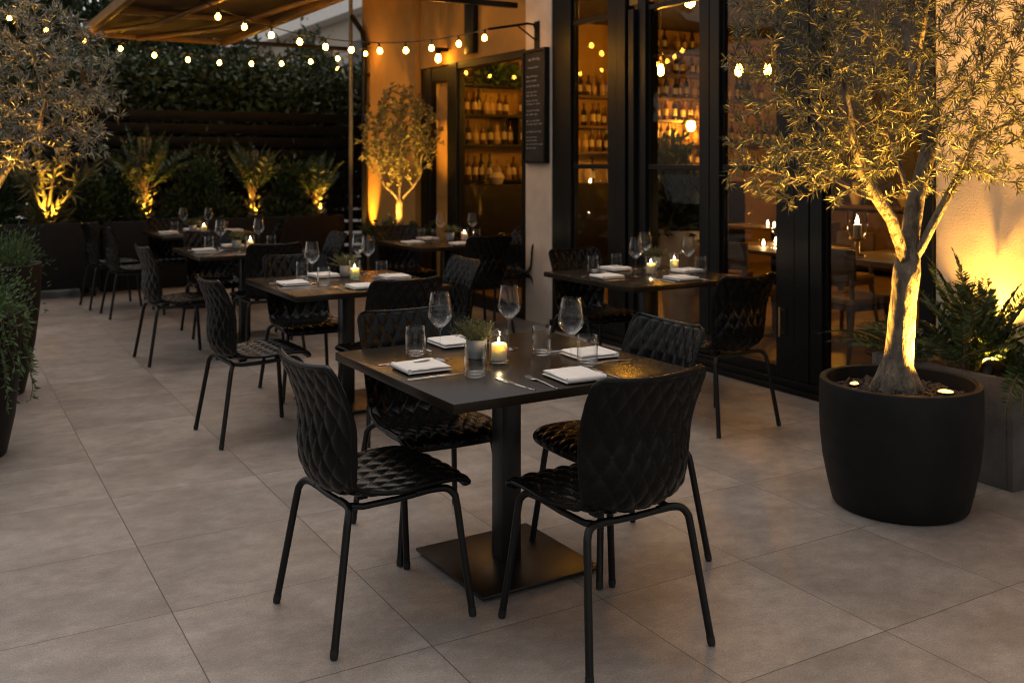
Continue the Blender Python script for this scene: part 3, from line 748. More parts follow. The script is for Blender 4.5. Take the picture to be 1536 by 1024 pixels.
def wood_chair():
    r = thing('wooden_chair', 'x', 'chair')
    MB().rbox(-.22, .22, -.21, .21, .425, .48, .02, 3).build('seat', M['cushion'], r, smooth=50)
    MB().rbox(-.21, .21, -.20, .20, .385, .424, .004).build('seat_frame', M['midwood'], r)
    p = [(-.20, -.20 + .4 * i / 10, .70) for i in range(11)]
    m = MB(); vs = []; 
    for i in range(11):
        y = -.21 + .42 * i / 10; xx = -.235 + .03 * (abs(i - 5) / 5) ** 2
        vs += [(xx, y, .62), (xx + .022, y, .62), (xx - .01, y, .84), (xx + .012, y, .84)]
    F = []
    for i in range(10):
        a = i * 4; c = a + 4; F += [(a, a + 2, c + 2, c), (a + 1, c + 1, c + 3, a + 3), (a + 2, a + 3, c + 3, c + 2), (a, c, c + 1, a + 1)]
    F += [(0, 1, 3, 2), (40, 42, 43, 41)]
    m.add(vs, F).build('backrest', M['midwood'], r, smooth=60)
    for sx in (1, -1):
        for sy in (1, -1):
            top = .384 if sx > 0 else .70
            MB().tube([(.23 * sx - (.03 if sx < 0 else 0), .20 * sy, 0), (.185 * sx, .18 * sy, .40), ((.185 if sx > 0 else -.205), .18 * sy, top + .0)] if sx < 0 else [(.22, .20 * sy, 0), (.185, .18 * sy, .384)], [.014, .02, .016][:(3 if sx < 0 else 2)], 8).build('leg', M['midwood'], r, smooth=50)
    return r
for x, y, a, l in [(6.02, 5.16, 0, 'wooden chair with a tan cushion indoors, left of the olive trunk'), (7.15, 5.05, 178, 'wooden chair with tan cushion at the far side of the hurricane lamp table'),
                   (5.75, 6.05, 10, 'wooden chair indoors with its back to the glass door'), (6.4, 7.0, -95, 'wooden chair on the far side of the table behind the glass door'),
                   (7.1, 6.2, 180, 'wooden chair indoors right of the table behind the glass door'), (8.2, 7.55, 90, 'wooden chair at the deep indoor table before the bar')]:
    place('wood_chair', wood_chair, (x, y, .006), math.radians(a), l, 'wooden chairs indoors')
r = thing('hurricane_lamp', 'glowing cream hurricane lamp on the indoor table behind the olive branches', 'lamp', (6.20, 5.25, .756))
MB().lathe([(.0005, 0), (.06, 0), (.06, .015), (.02, .03), (.02, .12), (.06, .14), (.06, .15), (.0005, .15)], 24).build('lamp_stand', M['brass'], r, smooth=40)
MB().lathe([(.05, .151), (.075, .2), (.08, .28), (.07, .36), (.068, .36), (.078, .28), (.073, .2), (.048, .153)], 24).build('glass_shade', M['glass'], r, smooth=60)
MB().lathe([(.0005, .151), (.03, .151), (.03, .25), (.0005, .251)], 20).build('candle', M['ceramic'], r, smooth=40)
MB().lathe([(.0005, .255), (.011, .27), (.004, .30), (.0005, .315)], 12).build('flame', M['flame'], r, smooth=True)
for x, y, l in [(6.25, 6.3, 'small tea light on the table behind the glass door'), (8.3, 8.3, 'small tea light on the deep indoor table'), (8.5, 5.9, 'small tea light on the middle indoor table'), (6.55, 6.45, 'second tea light on the table behind the glass door'), (6.65, 5.2, 'tea light beside the hurricane lamp indoors'), (8.75, 6.1, 'second tea light on the middle indoor table'), (8.15, 8.05, 'second tea light on the deep indoor table')]:
    r = thing('tea_light', l, 'candle', (x, y, .757), 0, 'tea lights indoors')
    MB().lathe([(.0005, 0), (.03, 0), (.035, .06), (.033, .06), (.028, .006), (.0005, .006)], 20).build('cup', M['pane'], r, smooth=50)
    MB().lathe([(.0005, .01), (.009, .02), (.004, .045), (.0005, .055)], 12).build('flame', M['flame'], r, smooth=True)
sb = thing('sideboard', 'dark wooden sideboard along the far indoor wall', 'sideboard', (10.75, 7.6, .006))
MB().rbox(-.24, .22, -2.2, 2.2, .08, .86, .006).build('cabinet', M['darkwood'], sb); MB().rbox(-.26, .235, -2.22, 2.22, .861, .90, .004).build('top', M['midwood'], sb)
for q in range(5): MB().rbox(-.252, -.2405, -2.15 + q * .88, -1.33 + q * .88, .12, .82, .004).build('door', M['midwood'], sb)
for i, (y, r_, h_) in enumerate([(6.2, .08, .3), (6.9, .1, .22), (7.5, .07, .34), (8.3, .11, .25), (9.1, .08, .3)]):
    tag(MB().lathe([(.0005, 0), (r_ * .6, 0), (r_, h_ * .45), (r_ * .5, h_ * .8), (r_ * .62, h_), (r_ * .5, h_), (.0005, h_ * .5)], 24).build('jar', M['ceramic'], smooth=50), f'cream jar, {nth[i]} of five on the sideboard at the far indoor wall', 'jar', 'jars on the sideboard').location = (10.72, y, .908)
def tableware_glass(x, y, z, l):
    o = PROTO['wine'].copy(); COL.objects.link(o); o.location = (x, y, z); o['label'] = l; o['group'] = 'glasses inside the restaurant'
for i, (x, y) in enumerate([(6.2, 6.1), (6.5, 6.35), (8.2, 8.5), (8.5, 8.2), (6.42, 5.0)]):
    tableware_glass(x, y, .756, ['wine glass at the front of the table behind the glass door', 'wine glass at the rear of the table behind the glass door', 'left wine glass on the deep indoor table', 'right wine glass on the deep indoor table', 'wine glass beside the glowing hurricane lamp indoors'][i])
for i, x in enumerate([7.12, 7.28, 7.7, 8.2, 8.42, 8.65, 8.95]):
    tableware_glass(x, 10.1 + .05 * (i % 2), 1.222, f'stemmed glass, {nth[i]} from the left along the front of the bar counter')

for i, x in enumerate([7.06, 7.42, 7.84, 8.3, 8.75, 9.12]):
    r = thing('tea_light', f'small tea light, {nth[i]} of six along the bar counter inside', 'candle', (x, 10.07, 1.222), 0, 'tea lights indoors')
    MB().lathe([(.0005, 0), (.03, 0), (.035, .06), (.033, .06), (.028, .006), (.0005, .006)], 20).build('cup', M['pane'], r, smooth=50)
    MB().lathe([(.0005, .01), (.009, .02), (.004, .045), (.0005, .055)], 12).build('flame', M['flame'], r, smooth=True)
# ------------------------------------------------------------------ plants
def cw(lat, D, z): return np.array([D * math.sin(TH) + lat * math.cos(TH), D * math.cos(TH) - lat * math.sin(TH), z])
def colonise(lines, att, step, di, dk, iters, jitter=.25):
    nodes = []; par = []; first = []
    for li, (ln, start) in enumerate(lines):
        prev = start if start is None else first[start[0]][start[1]]
        ids = []
        for p in ln: nodes.append(np.array(p, float)); par.append(-1 if prev is None else prev); prev = len(nodes) - 1; ids.append(prev)
        first.append(ids)
    base = len(nodes)
    A = np.array(att); N = np.array(nodes)
    for it in range(iters):
        if len(A) == 0: break
        d2 = ((A[:, None, :] - N[None]) ** 2).sum(-1)
        near = d2.argmin(1); dm = np.sqrt(d2[np.arange(len(A)), near])
        ok = dm < di
        if not ok.any(): di *= 1.3; continue
        dirs = unit(A - N[near]); acc = np.zeros_like(N); np.add.at(acc, near[ok], dirs[ok])
        g = np.unique(near[ok])
        nd = unit(acc[g] + rng.normal(0, jitter, (len(g), 3))); new = N[g] + nd * step
        nodes_new = []; keep = []
        for q, p in zip(g, new):
            nodes_new.append(p); par.append(int(q))
        N = np.vstack([N, np.array(nodes_new)])
        d3 = ((A[:, None, :] - N[None, -len(nodes_new):]) ** 2).sum(-1).min(1)
        A = A[np.sqrt(d3) > dk]
    return N, par, base
def skeleton(N, par, rtip, expo=2.3, fixed=None):
    n = len(N); ch = [[] for _ in range(n)]
    for i, p in enumerate(par):
        if p >= 0: ch[p].append(i)
    rad = np.zeros(n)
    for i in range(n - 1, -1, -1):
        rad[i] = rtip if not ch[i] else sum(rad[c] ** expo for c in ch[i]) ** (1 / expo)
    return ch, rad
def tree_mesh(N, par, ch, rad, rmin=.0, sides=6):
    mb = MB(); n = len(N); done = set()
    order = list(range(n))
    def chain(start, first):
        pts = [N[start]] if start is not None else []; rs = [min(rad[first], rad[start])] if start is not None else []
        c = first
        while True:
            pts.append(N[c]); rs.append(rad[c])
            if not ch[c]: break
            big = max(ch[c], key=lambda q: rad[q])
            for q in ch[c]:
                if q != big: stack.append((c, q))
            c = big
        if len(pts) > 1 and max(rs) > rmin:
            sd = 28 if max(rs) > .03 else (8 if max(rs) > .01 else 4)
            if sd > 8:
                pp = catmull(pts, 8); rr = np.interp(np.linspace(0, 1, len(pp)), np.linspace(0, 1, len(rs)), rs); mb.tube([tuple(p) for p in pp], list(rr), sd)
            else: mb.tube([tuple(p) for p in pts], rs, sd)
    stack = [(None, i) for i in range(n) if par[i] < 0]
    while stack: a, f = stack.pop(); chain(a, f)
    return mb
def tree_leaves(N, par, ch, rad, thr, per, L, W, angle=.9, terminal=5):
    P = []; D = []
    for i in range(len(N)):
        if rad[i] > thr or par[i] < 0: continue
        ax = N[i] - N[par[i]]; l = np.linalg.norm(ax); ax = ax / max(l, 1e-6)
        k = per
        for q in range(k):
            s = rng.uniform(0, 1); w = rng.normal(size=3); w -= ax * w.dot(ax); w /= np.linalg.norm(w)
            P.append(N[par[i]] + (N[i] - N[par[i]]) * s); D.append(ax * math.cos(angle) + w * math.sin(angle))
        if not ch[i]:
            for q in range(terminal):
                w = rng.normal(size=3) * .45; P.append(N[i]); D.append(ax + w)
    P = np.array(P); D = np.array(D); n = len(P)
    return leaf_arrays(P, D, L * rng.uniform(.65, 1.2, n), W * rng.uniform(.75, 1.2, n))
def ellipsoid(n, c, rad, fmin=0.0, power=.5):
    v = unit(rng.normal(size=(n, 3))); r = (fmin + (1 - fmin) * rng.uniform(0, 1, (n, 1)) ** power)
    return np.array(c) + v * r * np.array(rad)
def rough_tube_trunk(o, amp, freq):
    from mathutils import noise
    me = o.data
    for vtx in me.vertices:
        p = vtx.co; nrm = vtx.normal
        vtx.co = p + nrm * (noise.noise(Vector((p.x * freq, p.y * freq, p.z * freq * .35))) * amp)

def pot(name, label, prof, loc, soilz, soilr, mat=None, group=None, chips=150):
    r = thing(name, label, 'planter', loc, 0, group)
    MB().lathe(prof, 64).build('pot', mat or M['pot'], r, smooth=45)
    m = MB(); n, k = 40, 12; vs = [(0, 0, soilz + .02)]; F = []
    for i in range(1, k + 1):
        for j in range(n):
            rr = soilr * i / k; w = 2 * PI * j / n
            vs.append((rr * math.cos(w), rr * math.sin(w), soilz + .02 * (1 - (i / k) ** 2) + (rnd.uniform(-.008, .008) if i < k else 0)))
    for j in range(n): F.append((0, 1 + j, 1 + (j + 1) % n))
    for i in range(k - 1):
        for j in range(n): F.append((1 + i * n + j, 1 + (i + 1) * n + j, 1 + (i + 1) * n + (j + 1) % n, 1 + i * n + (j + 1) % n))
    m.add(vs, F)
    for q in range(chips):
        rr = soilr * .95 * math.sqrt(rnd.random()); w = rnd.uniform(0, 6.3); s = rnd.uniform(.006, .018)
        R = Matrix.Rotation(rnd.uniform(0, 6), 3, Vector((rnd.gauss(0, 1), rnd.gauss(0, 1), rnd.gauss(0, 1))).normalized())
        c = Vector((rr * math.cos(w), rr * math.sin(w), soilz + .02 * (1 - (rr / soilr) ** 2) + s * .3))
        o = len(m.v); m.add([tuple(c + R @ Vector((a * s, b2 * s * .7, c2 * s * .45))) for a in (-1, 1) for b2 in (-1, 1) for c2 in (-1, 1)], [(0, 1, 3, 2), (4, 6, 7, 5), (0, 4, 5, 1), (2, 3, 7, 6), (0, 2, 6, 4), (1, 5, 7, 3)])
    m.build('soil', M['soil'], r, smooth=30)
    return r
def uplight(loc, aim, watts, label, angle=70, blend=.8, size=.03):
    r = thing('garden_uplight', label, 'lamp', loc, 0, 'garden uplights')
    d = (Vector(aim) - Vector(loc)).normalized(); R = d.to_track_quat('Z', 'Y').to_matrix()
    m = MB().lathe([(.0005, -.03), (size * .8, -.03), (size * 1.1, -.01), (size * 1.15, .026), (size * .97, .0275), (size * .95, .022)], 24)
    m.v = [tuple(R @ Vector(p)) for p in m.v]; m.build('housing', M['frame'], r, smooth=40)
    m = MB().lathe([(.0005, .018), (size * .9, .018), (size * .92, .027), (size * .6, .0305), (.0005, .0315)], 24); m.v = [tuple(R @ Vector(p)) for p in m.v]; m.build('lens', M['lens'], r, smooth=40)
    MB().tube([(0, 0, -.08), (0, 0, -.01)], .006, 6).build('spike', M['frame'], r)
    ld = bpy.data.lights.new('uplight_beam', 'SPOT'); ld.energy = watts * 2.6; ld.color = WARM; ld.spot_size = math.radians(angle); ld.spot_blend = blend; ld.shadow_soft_size = .02
    lo = bpy.data.objects.new('beam', ld); COL.objects.link(lo); lo.parent = r; lo.location = tuple(d * .04); lo.rotation_euler = d.to_track_quat('-Z', 'Y').to_euler()
    return r

# --- large olive tree in the big charcoal pot
PX, PY = 3.66, 2.87
KB = .928
BP = [(.0005, 0), (.285, 0), (.298, .006), (.305, .015), (.325, .09), (.348, .20), (.360, .31), (.364, .42), (.362, .53), (.359, .540), (.352, .5435), (.334, .5435), (.328, .540), (.325, .50), (.322, .44), (.0005, .44)]
BP = [(r_ * KB, z_) for r_, z_ in BP]
pot('round_planter', 'large round charcoal planter holding the olive tree at right', BP, (PX, PY, 0), .475, .324 * KB, chips=420)
def P3(px, py, dd=0.): D = 4.33 + dd; return tuple(cw((px - 768) / 1483 * D, D, 1.5 - (py - 241) * D / 1483))
ol = thing('olive_tree', 'large olive tree with a pale lit trunk in the big charcoal planter', 'tree', (0, 0, 0))
lines = [([P3(1345, 590), P3(1346, 560), P3(1350, 510), P3(1355, 450), P3(1361, 405)], None),
         ([P3(1352, 370, -.03), P3(1338, 330, -.06), P3(1318, 300, -.09), P3(1298, 265, -.10), P3(1285, 225, -.12)], (0, 4)),
         ([P3(1364, 372, .02), P3(1370, 320, .06), P3(1380, 275, .08), P3(1392, 230, .10), P3(1397, 190, .12)], (0, 4)),
         ([P3(1380, 375, -.02), P3(1402, 330, -.03), P3(1424, 290, -.02), P3(1446, 250, 0), P3(1462, 210, 0)], (0, 4)),
         ([P3(1392, 160, .14), P3(1375, 120, .15)], (2, 4)), ([P3(1290, 290, .0), P3(1255, 270, .03)], (1, 2)), ([P3(1350, 250, .14), P3(1335, 200, .2)], (2, 1))]
cc0 = cw(1.80, 4.36, 1.98)
att = ellipsoid(1500, (0, 0, 0), (.84, .68, .80), .25, .45)
att = np.array([cw(1.80 + a[0], 4.36 + a[1], 1.99 + a[2]) for a in att])
low = ellipsoid(330, (0, 0, 0), (.62, .5, .22), .1, .5); low = np.array([cw(1.55 + a[0], 4.30 + a[1], 1.48 + a[2]) for a in low])
spray = np.array([P3(1090 + rnd.uniform(-6, 60), rnd.uniform(20, 300), rnd.uniform(-.3, .2)) for _ in range(60)])
att = np.vstack([att, low, spray]); att = att[att[:, 2] > 1.20]
ax_ = np.array(P3(1372, 330)); hd_ = np.hypot(att[:, 0] - ax_[0], att[:, 1] - ax_[1]); att = att[(att[:, 2] > 1.66) | (hd_ > .20 + .30 * (1.66 - att[:, 2]) / .46)]
N, par, base = colonise(lines, att, .045, .5, .058, 90)
ch, rad = skeleton(N, par, .0011, 2.25)
k = .047 / max(rad[5], rad[10], rad[15])
rad = np.where(rad > .004, .004 + (rad - .004) * k, rad)
for i, v in enumerate([.092, .068, .059, .057, .057]): rad[i] = v
mb = tree_mesh(N, par, ch, rad)
# root flare
for a in range(6):
    w = a * 1.05 + .3; b0 = np.array(P3(1345, 580)); mb.tube([tuple(b0 + np.array([math.cos(w) * .03, math.sin(w) * .03, .12])), tuple(b0 + np.array([math.cos(w) * .065, math.sin(w) * .065, .02])), tuple(b0 + np.array([math.cos(w) * .11, math.sin(w) * .11, -.04]))], [.03, .032, .02], 10)
tk = mb.build('trunk', M['bark'], ol, smooth=True); rough_tube_trunk(tk, .007, 17); rough_tube_trunk(tk, .004, 60); 
print('OLIVE nodes', len(N))
leaves_obj('crown', tree_leaves(N, par, ch, rad, .0036, 12, .047, .0044), M['oliveleaf'], ol)
up = P3(1421, 560, -.07)
uplight((up[0] - .012, up[1], .482), P3(1418, 180, -.12), 140, 'round uplight set in the soil of the large charcoal planter', 128, 1.0, .034)

u4 = P3(1283, 552, .10)
uplight((u4[0], u4[1], .478), P3(1240, 180), 60, 'second uplight half sunk in the soil left of the olive trunk', 100, .9, .022)
# --- left olive tree in the tall pot
LX, LY = .335, 7.17
TPF = [(.0005, 0), (.19, 0), (.20, .006), (.225, .12), (.265, .34), (.292, .58), (.300, .80), (.298, .832), (.292, .836), (.272, .836), (.267, .83), (.262, .74), (.0005, .74)]
pot('round_planter', 'tall tapering charcoal planter at the left edge, holding a small green shrub', TPF, (LX, LY, 0), .775, .263, chips=60)
def L3(px, py, dd=0.): D = 6.33 + dd; return tuple(cw((px - 768) / 1483 * D, D, 1.5 - (py - 241) * D / 1483))
o2 = thing('olive_tree', 'silvery olive tree leaning in from the left edge of the patio', 'tree', (0, 0, 0))
lines = [([L3(-45, 395), L3(-38, 350), L3(-22, 310), L3(0, 268)], None), ([L3(18, 243), L3(38, 215), L3(58, 200)], (0, 3)), ([L3(-6, 235, .1), L3(-2, 200, .15), L3(5, 160, .2)], (0, 3)), ([L3(-40, 270, -.1), L3(-55, 220, -.1)], (0, 2)), ([L3(78, 185), L3(100, 165)], (1, 2)), ([L3(62, 180, -.1), L3(70, 150, -.15)], (1, 2))]
att = ellipsoid(1000, (0, 0, 0), (.80, .62, .62), .2, .45); att = np.array([cw(-3.28 + a[0], 6.33 + a[1], 1.98 + a[2]) for a in att])
sp = np.array([L3(rnd.uniform(95, 165), rnd.uniform(120, 232), rnd.uniform(-.3, .3)) for _ in range(70)] + [L3(rnd.uniform(0, 90), rnd.uniform(-10, 90), rnd.uniform(-.3, .3)) for _ in range(80)])
att = np.vstack([att, sp])
att = att[att[:, 2] > 1.44]
N, par, base = colonise(lines, att, .05, .5, .066, 80)
ch, rad = skeleton(N, par, .0012, 2.25); k = .022 / rad[5]; rad = np.where(rad > .004, .004 + (rad - .004) * k, rad)
for i, v in enumerate([.045, .038, .033, .030]): rad[i] = v
tree_mesh(N, par, ch, rad).build('trunk', M['bark'], o2, smooth=True)
leaves_obj('crown', tree_leaves(N, par, ch, rad, .0038, 6, .062, .0088), M['skylitleaf'], o2)

uplight((LX - .17, LY + .02, .83), (LX + .42, LY + .05, 1.9), 260, 'uplight in the tall planter below the left olive tree', 72, .9)
# --- small olive tree by the far wall
pot('round_planter', 'dark planter with the small olive tree, half hidden behind a table', [(.0005, 0), (.27, 0), (.28, .006), (.33, .3), (.345, .60), (.34, .63), (.315, .63), (.31, .56), (.0005, .56)], (4.40, 9.86, 0), .59, .31, chips=40)
def S3(px, py, dd=0.): D = 10.72 + dd; return tuple(cw((px - 768) / 1483 * D, D, 1.5 - (py - 241) * D / 1483))
o3 = thing('olive_tree', 'small round olive tree lit from below against the far stucco wall', 'tree', (0, 0, 0))
lines = [([S3(600, 368), S3(600, 340), S3(599, 310), S3(600, 303)], None), ([S3(590, 290), S3(578, 280), S3(568, 262)], (0, 3)), ([S3(610, 290), S3(620, 280), S3(630, 265)], (0, 3)), ([S3(600, 280, .05), S3(600, 255, .06)], (0, 3))]
att = ellipsoid(620, (0, 0, 0), (.46, .40, .52), .15, .45); att = np.array([cw(-1.21 + a[0], 10.72 + a[1], 1.72 + a[2] * (1.2 if a[2] > 0 else .9)) for a in att])
att = np.vstack([att, [S3(px, py) for px, py in ((601, 130), (602, 145), (614, 158), (640, 165), (648, 180), (555, 190), (583, 160), (668, 215), (540, 240))]])
N, par, base = colonise(lines, att, .05, .5, .06, 60)
ch, rad = skeleton(N, par, .0014, 2.25); k = .018 / rad[5]; rad = np.where(rad > .004, .004 + (rad - .004) * k, rad)
for i, v in enumerate([.05, .040, .038, .036]): rad[i] = v
tree_mesh(N, par, ch, rad).build('trunk', M['bark'], o3, smooth=True)
leaves_obj('crown', tree_leaves(N, par, ch, rad, .005, 8, .050, .016), M['goldlitleaf'], o3)
u3 = S3(584, 357, -.26)
uplight((u3[0], u3[1], .655), (4.42, 9.88, 1.8), 46, 'small uplight at the foot of the small olive tree', 90, .8)
uplight((4.70, 11.72, .34), (4.86, 11.80, 2.3), 72, 'uplight grazing the far stucco wall beside the downpipe', 48, .8)

# --- ferns
def fern(name, label, loc, n, L, tilt, leaf, mat, group=None, droop=.5, wid=.2, pairs=20, az=None, stemcol='stem', cat='fern'):
    r = thing(name, label, cat, loc, 0, group); P = []; Dn = []; Ls = []; st = MB()
    for q in range(n):
        a = rng.uniform(0, 2 * PI) if az is None else rng.uniform(*az); tl = rng.uniform(*tilt); ln = rng.uniform(*L)
        d = np.array([math.cos(a) * math.sin(tl), math.sin(a) * math.sin(tl), math.cos(tl)]); hd = np.array([math.cos(a), math.sin(a), 0.])
        p0 = np.array([math.cos(a) * .03 * rng.uniform(0, 1.5), math.sin(a) * .03 * rng.uniform(0, 1.5), 0])
        f = lambda s: p0 + d * ln * s + (hd * .35 - np.array([0, 0, 1.])) * ln * droop * s ** 2.2
        st.tube([tuple(f(s)) for s in np.linspace(0, 1, 9)], list(np.linspace(.0035, .0008, 9)), 5)
        side = np.cross(hd, [0, 0, 1.])
        tw = rng.normal(0, .35)
        for s in np.linspace(.16, 1, pairs):
            tg = unit(f(min(s + .02, 1.02)) - f(s - .02)); nn = np.cross(side, tg); sd = side * math.cos(tw) + nn * math.sin(tw)
            le = leaf * (math.sin(PI * (s * .86 + .10)) ** .8) * rng.uniform(.85, 1.15)
            for sg in (-1, 1):
                P.append(f(s)); Dn.append(sd * sg + tg * .75 + nn * .12); Ls.append(le)
        P.append(f(1)); Dn.append(tg); Ls.append(leaf * .4)
    st.build('stems', M[stemcol], r)
    Ls = np.array(Ls); leaves_obj('fronds', leaf_arrays(np.array(P), np.array(Dn), Ls, np.maximum(Ls * wid, .004), .12), mat, r)
    return r
def shrub(name, label, loc, rad, n, leaf, mat, group=None, cat='shrub', wl=.38, clumps=26, lift=.25):
    r = thing(name, label, cat, loc, 0, group); st = MB(); P = []; D = []
    cl = ellipsoid(clumps, (0, 0, 0), (.78, .78, .78), .55, .6)
    for c in cl:
        c[2] = abs(c[2]) if rnd.random() < .8 else c[2] * .3
        tip = c * np.array(rad); st.tube([(0, 0, 0), tuple(tip * .5 + np.array([0, 0, .03])), tuple(tip)], [.006, .004, .0015], 4)
        k = n // clumps
        for q in range(k):
            s = rng.normal(0, .20, 3) * np.array(rad); p = tip * rng.uniform(.55, 1.15) + s; P.append(p); D.append(unit(p / np.array(rad)) + rng.normal(0, .55, 3) + np.array([0, 0, lift]))
    st.build('stems', M['stem'], r)
    P = np.array(P); kk = P[:, 2] > -.04; P = P[kk]; D = np.array(D)[kk]; Lr = leaf * rng.uniform(.6, 1.25, len(P))
    leaves_obj('foliage', leaf_arrays(P, D, Lr, Lr * wl), mat, r)
    return r

shrub('indoor_plant', 'dark leafy indoor plant on the bar counter beside the low pendant lamp', (8.45, 10.2, 1.225), (.34, .2, .62), 700, .13, M['hedge'], None, 'plant', .45, 22)
shrub('indoor_plant', 'trailing green plant on the top shelf of the bar window', (6.15, 10.5, 2.435), (.50, .18, .36), 900, .085, M['shrub'], None, 'plant', .5, 24)
shrub('indoor_plant', 'bushy indoor plant behind the glass door beside the olive tree', (6.05, 7.15, .85), (.34, .34, .75), 900, .15, M['hedge'], None, 'plant', .45, 24)
MB().lathe([(.0005, 0), (.16, 0), (.20, .4), (.21, .85), (.19, .85), (.18, .5), (.0005, .45)], 28).build('indoor_pot', M['ceramic'], smooth=40).location = (6.05, 7.15, .006)
tag(bpy.data.objects['indoor_pot'], 'tall cream pot of the bushy plant behind the glass door', 'planter')
for i, (x, z, r_, h_) in enumerate([(7.05, 1.223, .07, .24), (7.9, 1.223, .09, .16), (8.95, 1.223, .08, .30), (9.3, 1.223, .10, .2), (6.3, 1.223, .08, .26), (5.75, 1.223, .10, .18)]):
    tag(MB().lathe([(.0005, 0), (r_ * .6, 0), (r_, h_ * .45), (r_ * .5, h_ * .8), (r_ * .62, h_), (r_ * .5, h_), (r_ * .4, h_ * .8), (.0005, h_ * .5)], 24).build('vase', M['ceramic'], smooth=50), f'cream vase, {nth[i]} of six along the bar counter inside', 'vase', 'vases on the bar counter').location = (x, 10.12, z)
# square concrete planter at right with ferns
sq = thing('square_planter', 'square grey concrete planter with ferns against the right wall', 'planter', (4.22, 2.70, 0))
m = MB(); X1, Y1, H1, T1 = .56, .78, .505, .035
m.rbox(0, X1, 0, T1, 0, H1, .004); m.rbox(0, X1, Y1 - T1, Y1, 0, H1, .004); m.rbox(0, T1, T1 + .0005, Y1 - T1 - .0005, 0, H1 - .0005, .004); m.rbox(X1 - T1, X1, T1 + .0005, Y1 - T1 - .0005, 0, H1 - .0005, .004)
m.build('planter_box', M['concrete'], sq, smooth=35)
m = MB(); n = 14
vs = [(T1 + (X1 - 2 * T1) * i / n, T1 + (Y1 - 2 * T1) * j / n, H1 - .05 + rnd.uniform(-.01, .012)) for j in range(n + 1) for i in range(n + 1)]
m.add(vs, [(j * (n + 1) + i, j * (n + 1) + i + 1, (j + 1) * (n + 1) + i + 1, (j + 1) * (n + 1) + i) for j in range(n) for i in range(n)]).build('soil', M['soil'], sq, smooth=True)
fern('fern', 'green fern lit by the uplight in the square concrete planter', (4.36, 3.02, .46), 26, (.34, .60), (.10, .85), .062, M['fern'], 'ferns in the square concrete planter', .30, .24, 30)
fern('fern', 'tall upright fern in the rear of the square concrete planter', (4.56, 3.10, .46), 16, (.48, .74), (.05, .55), .085, M['fern'], 'ferns in the square concrete planter', .20, .26, 26)
fern('fern', 'dense drooping fern at the near corner of the square concrete planter', (4.50, 2.82, .46), 34, (.32, .58), (.2, 1.15), .070, M['fern'], 'ferns in the square concrete planter', .62, .24, 26)
fern('fern', 'low fern behind the round pot in the square concrete planter', (4.40, 3.36, .46), 20, (.30, .55), (.35, 1.15), .060, M['fern'], 'ferns in the square concrete planter', .4, .24, 26)
uplight((4.30, 2.88, .505), (4.72, 3.12, 1.2), 140, 'bright uplight among the ferns in the square concrete planter', 110, .9, .026)

uplight((4.69, 3.20, .50), (4.84, 3.16, 1.6), 20, 'added uplight behind the ferns, spreading the glow on the right wall', 110, .9, .022)  # extra lamp added to widen the wall glow of the fern uplight
# left foreground pot with trailing plant
pot('round_planter', 'dark round planter cut by the left edge, with trailing greenery', [(.0005, 0), (.20, 0), (.21, .006), (.25, .2), (.275, .5), (.28, .70), (.276, .72), (.255, .72), (.25, .66), (.0005, .66)], (.135, 5.73, 0), .68, .25, chips=20)
shrub('trailing_shrub', 'feathery bright green shrub spilling over the left foreground planter', (.135, 5.73, .68), (.34, .34, .36), 5200, .030, M['shrub'], None, 'shrub', .30, 60)
r = thing('trailing_vine', 'leafy green vine hanging over the rim of the left foreground planter', 'vine', (.135, 5.73, .70)); P = []; D = []; st = MB()
for q in range(16):
    a = rng.uniform(-2.4, 1.4); hx = np.array([math.cos(a), math.sin(a), 0]); ln = rng.uniform(.2, .62)
    f = lambda s: hx * (.2 + .11 * min(1, s * 3) + .02 * math.sin(s * 9)) + np.array([0, 0, .05 * math.sin(min(1, s * 3) * PI) - ln * max(0, s - .2)])
    st.tube([tuple(f(s)) for s in np.linspace(0, 1, 10)], .0018, 4)
    for s in np.linspace(.1, 1, int(ln * 70)): P.append(f(s)); D.append(hx * .6 + rng.normal(0, .6, 3) - np.array([0, 0, .6]))
st.build('stems', M['stem'], r); leaves_obj('foliage', leaf_arrays(np.array(P), np.array(D), rng.uniform(.025, .05, len(P)), rng.uniform(.010, .018, len(P))), M['shrub'], r)
shrub('shrub', 'small soft green shrub under the left olive tree in the tall planter', (LX + .06, LY, .80), (.26, .26, .28), 2600, .035, M['shrub'], None, 'shrub', .22, 40, .5)

# back planters
def trough(label, x0, x1, y0, y1, z0, h, group):
    r = thing('trough_planter', label, 'planter', (x0, y0, 0), 0, group); X1, Y1, T1 = x1 - x0, y1 - y0, .03; m = MB()
    m.rbox(0, X1, 0, T1, z0, h, .01, 3); m.rbox(0, X1, Y1 - T1, Y1, z0, h, .01, 3); m.rbox(0, T1, T1 + .001, Y1 - T1 - .001, z0, h - .001, .004); m.rbox(X1 - T1, X1, T1 + .001, Y1 - T1 - .001, z0, h - .001, .004)
    m.build('planter_box', M['pot'], r, smooth=35)
    m = MB(); nx, ny = 40, 8
    vs = [(T1 + (X1 - 2 * T1) * i / nx, T1 + (Y1 - 2 * T1) * j / ny, h - .06 + rnd.uniform(-.015, .02)) for j in range(ny + 1) for i in range(nx + 1)]
    m.add(vs, [(j * (nx + 1) + i, j * (nx + 1) + i + 1, (j + 1) * (nx + 1) + i + 1, (j + 1) * (nx + 1) + i) for j in range(ny) for i in range(nx)]).build('soil', M['soil'], r, smooth=True)
    if z0 > .01:
        for sx in (.06, X1 - .06):
            for sy in (.06, Y1 - .06): MB().rbox(sx - .03, sx + .03, sy - .03, sy + .03, 0, z0 - .0005, .003).build('foot', M['steel'], r)
G = 'black trough planters along the back fence'
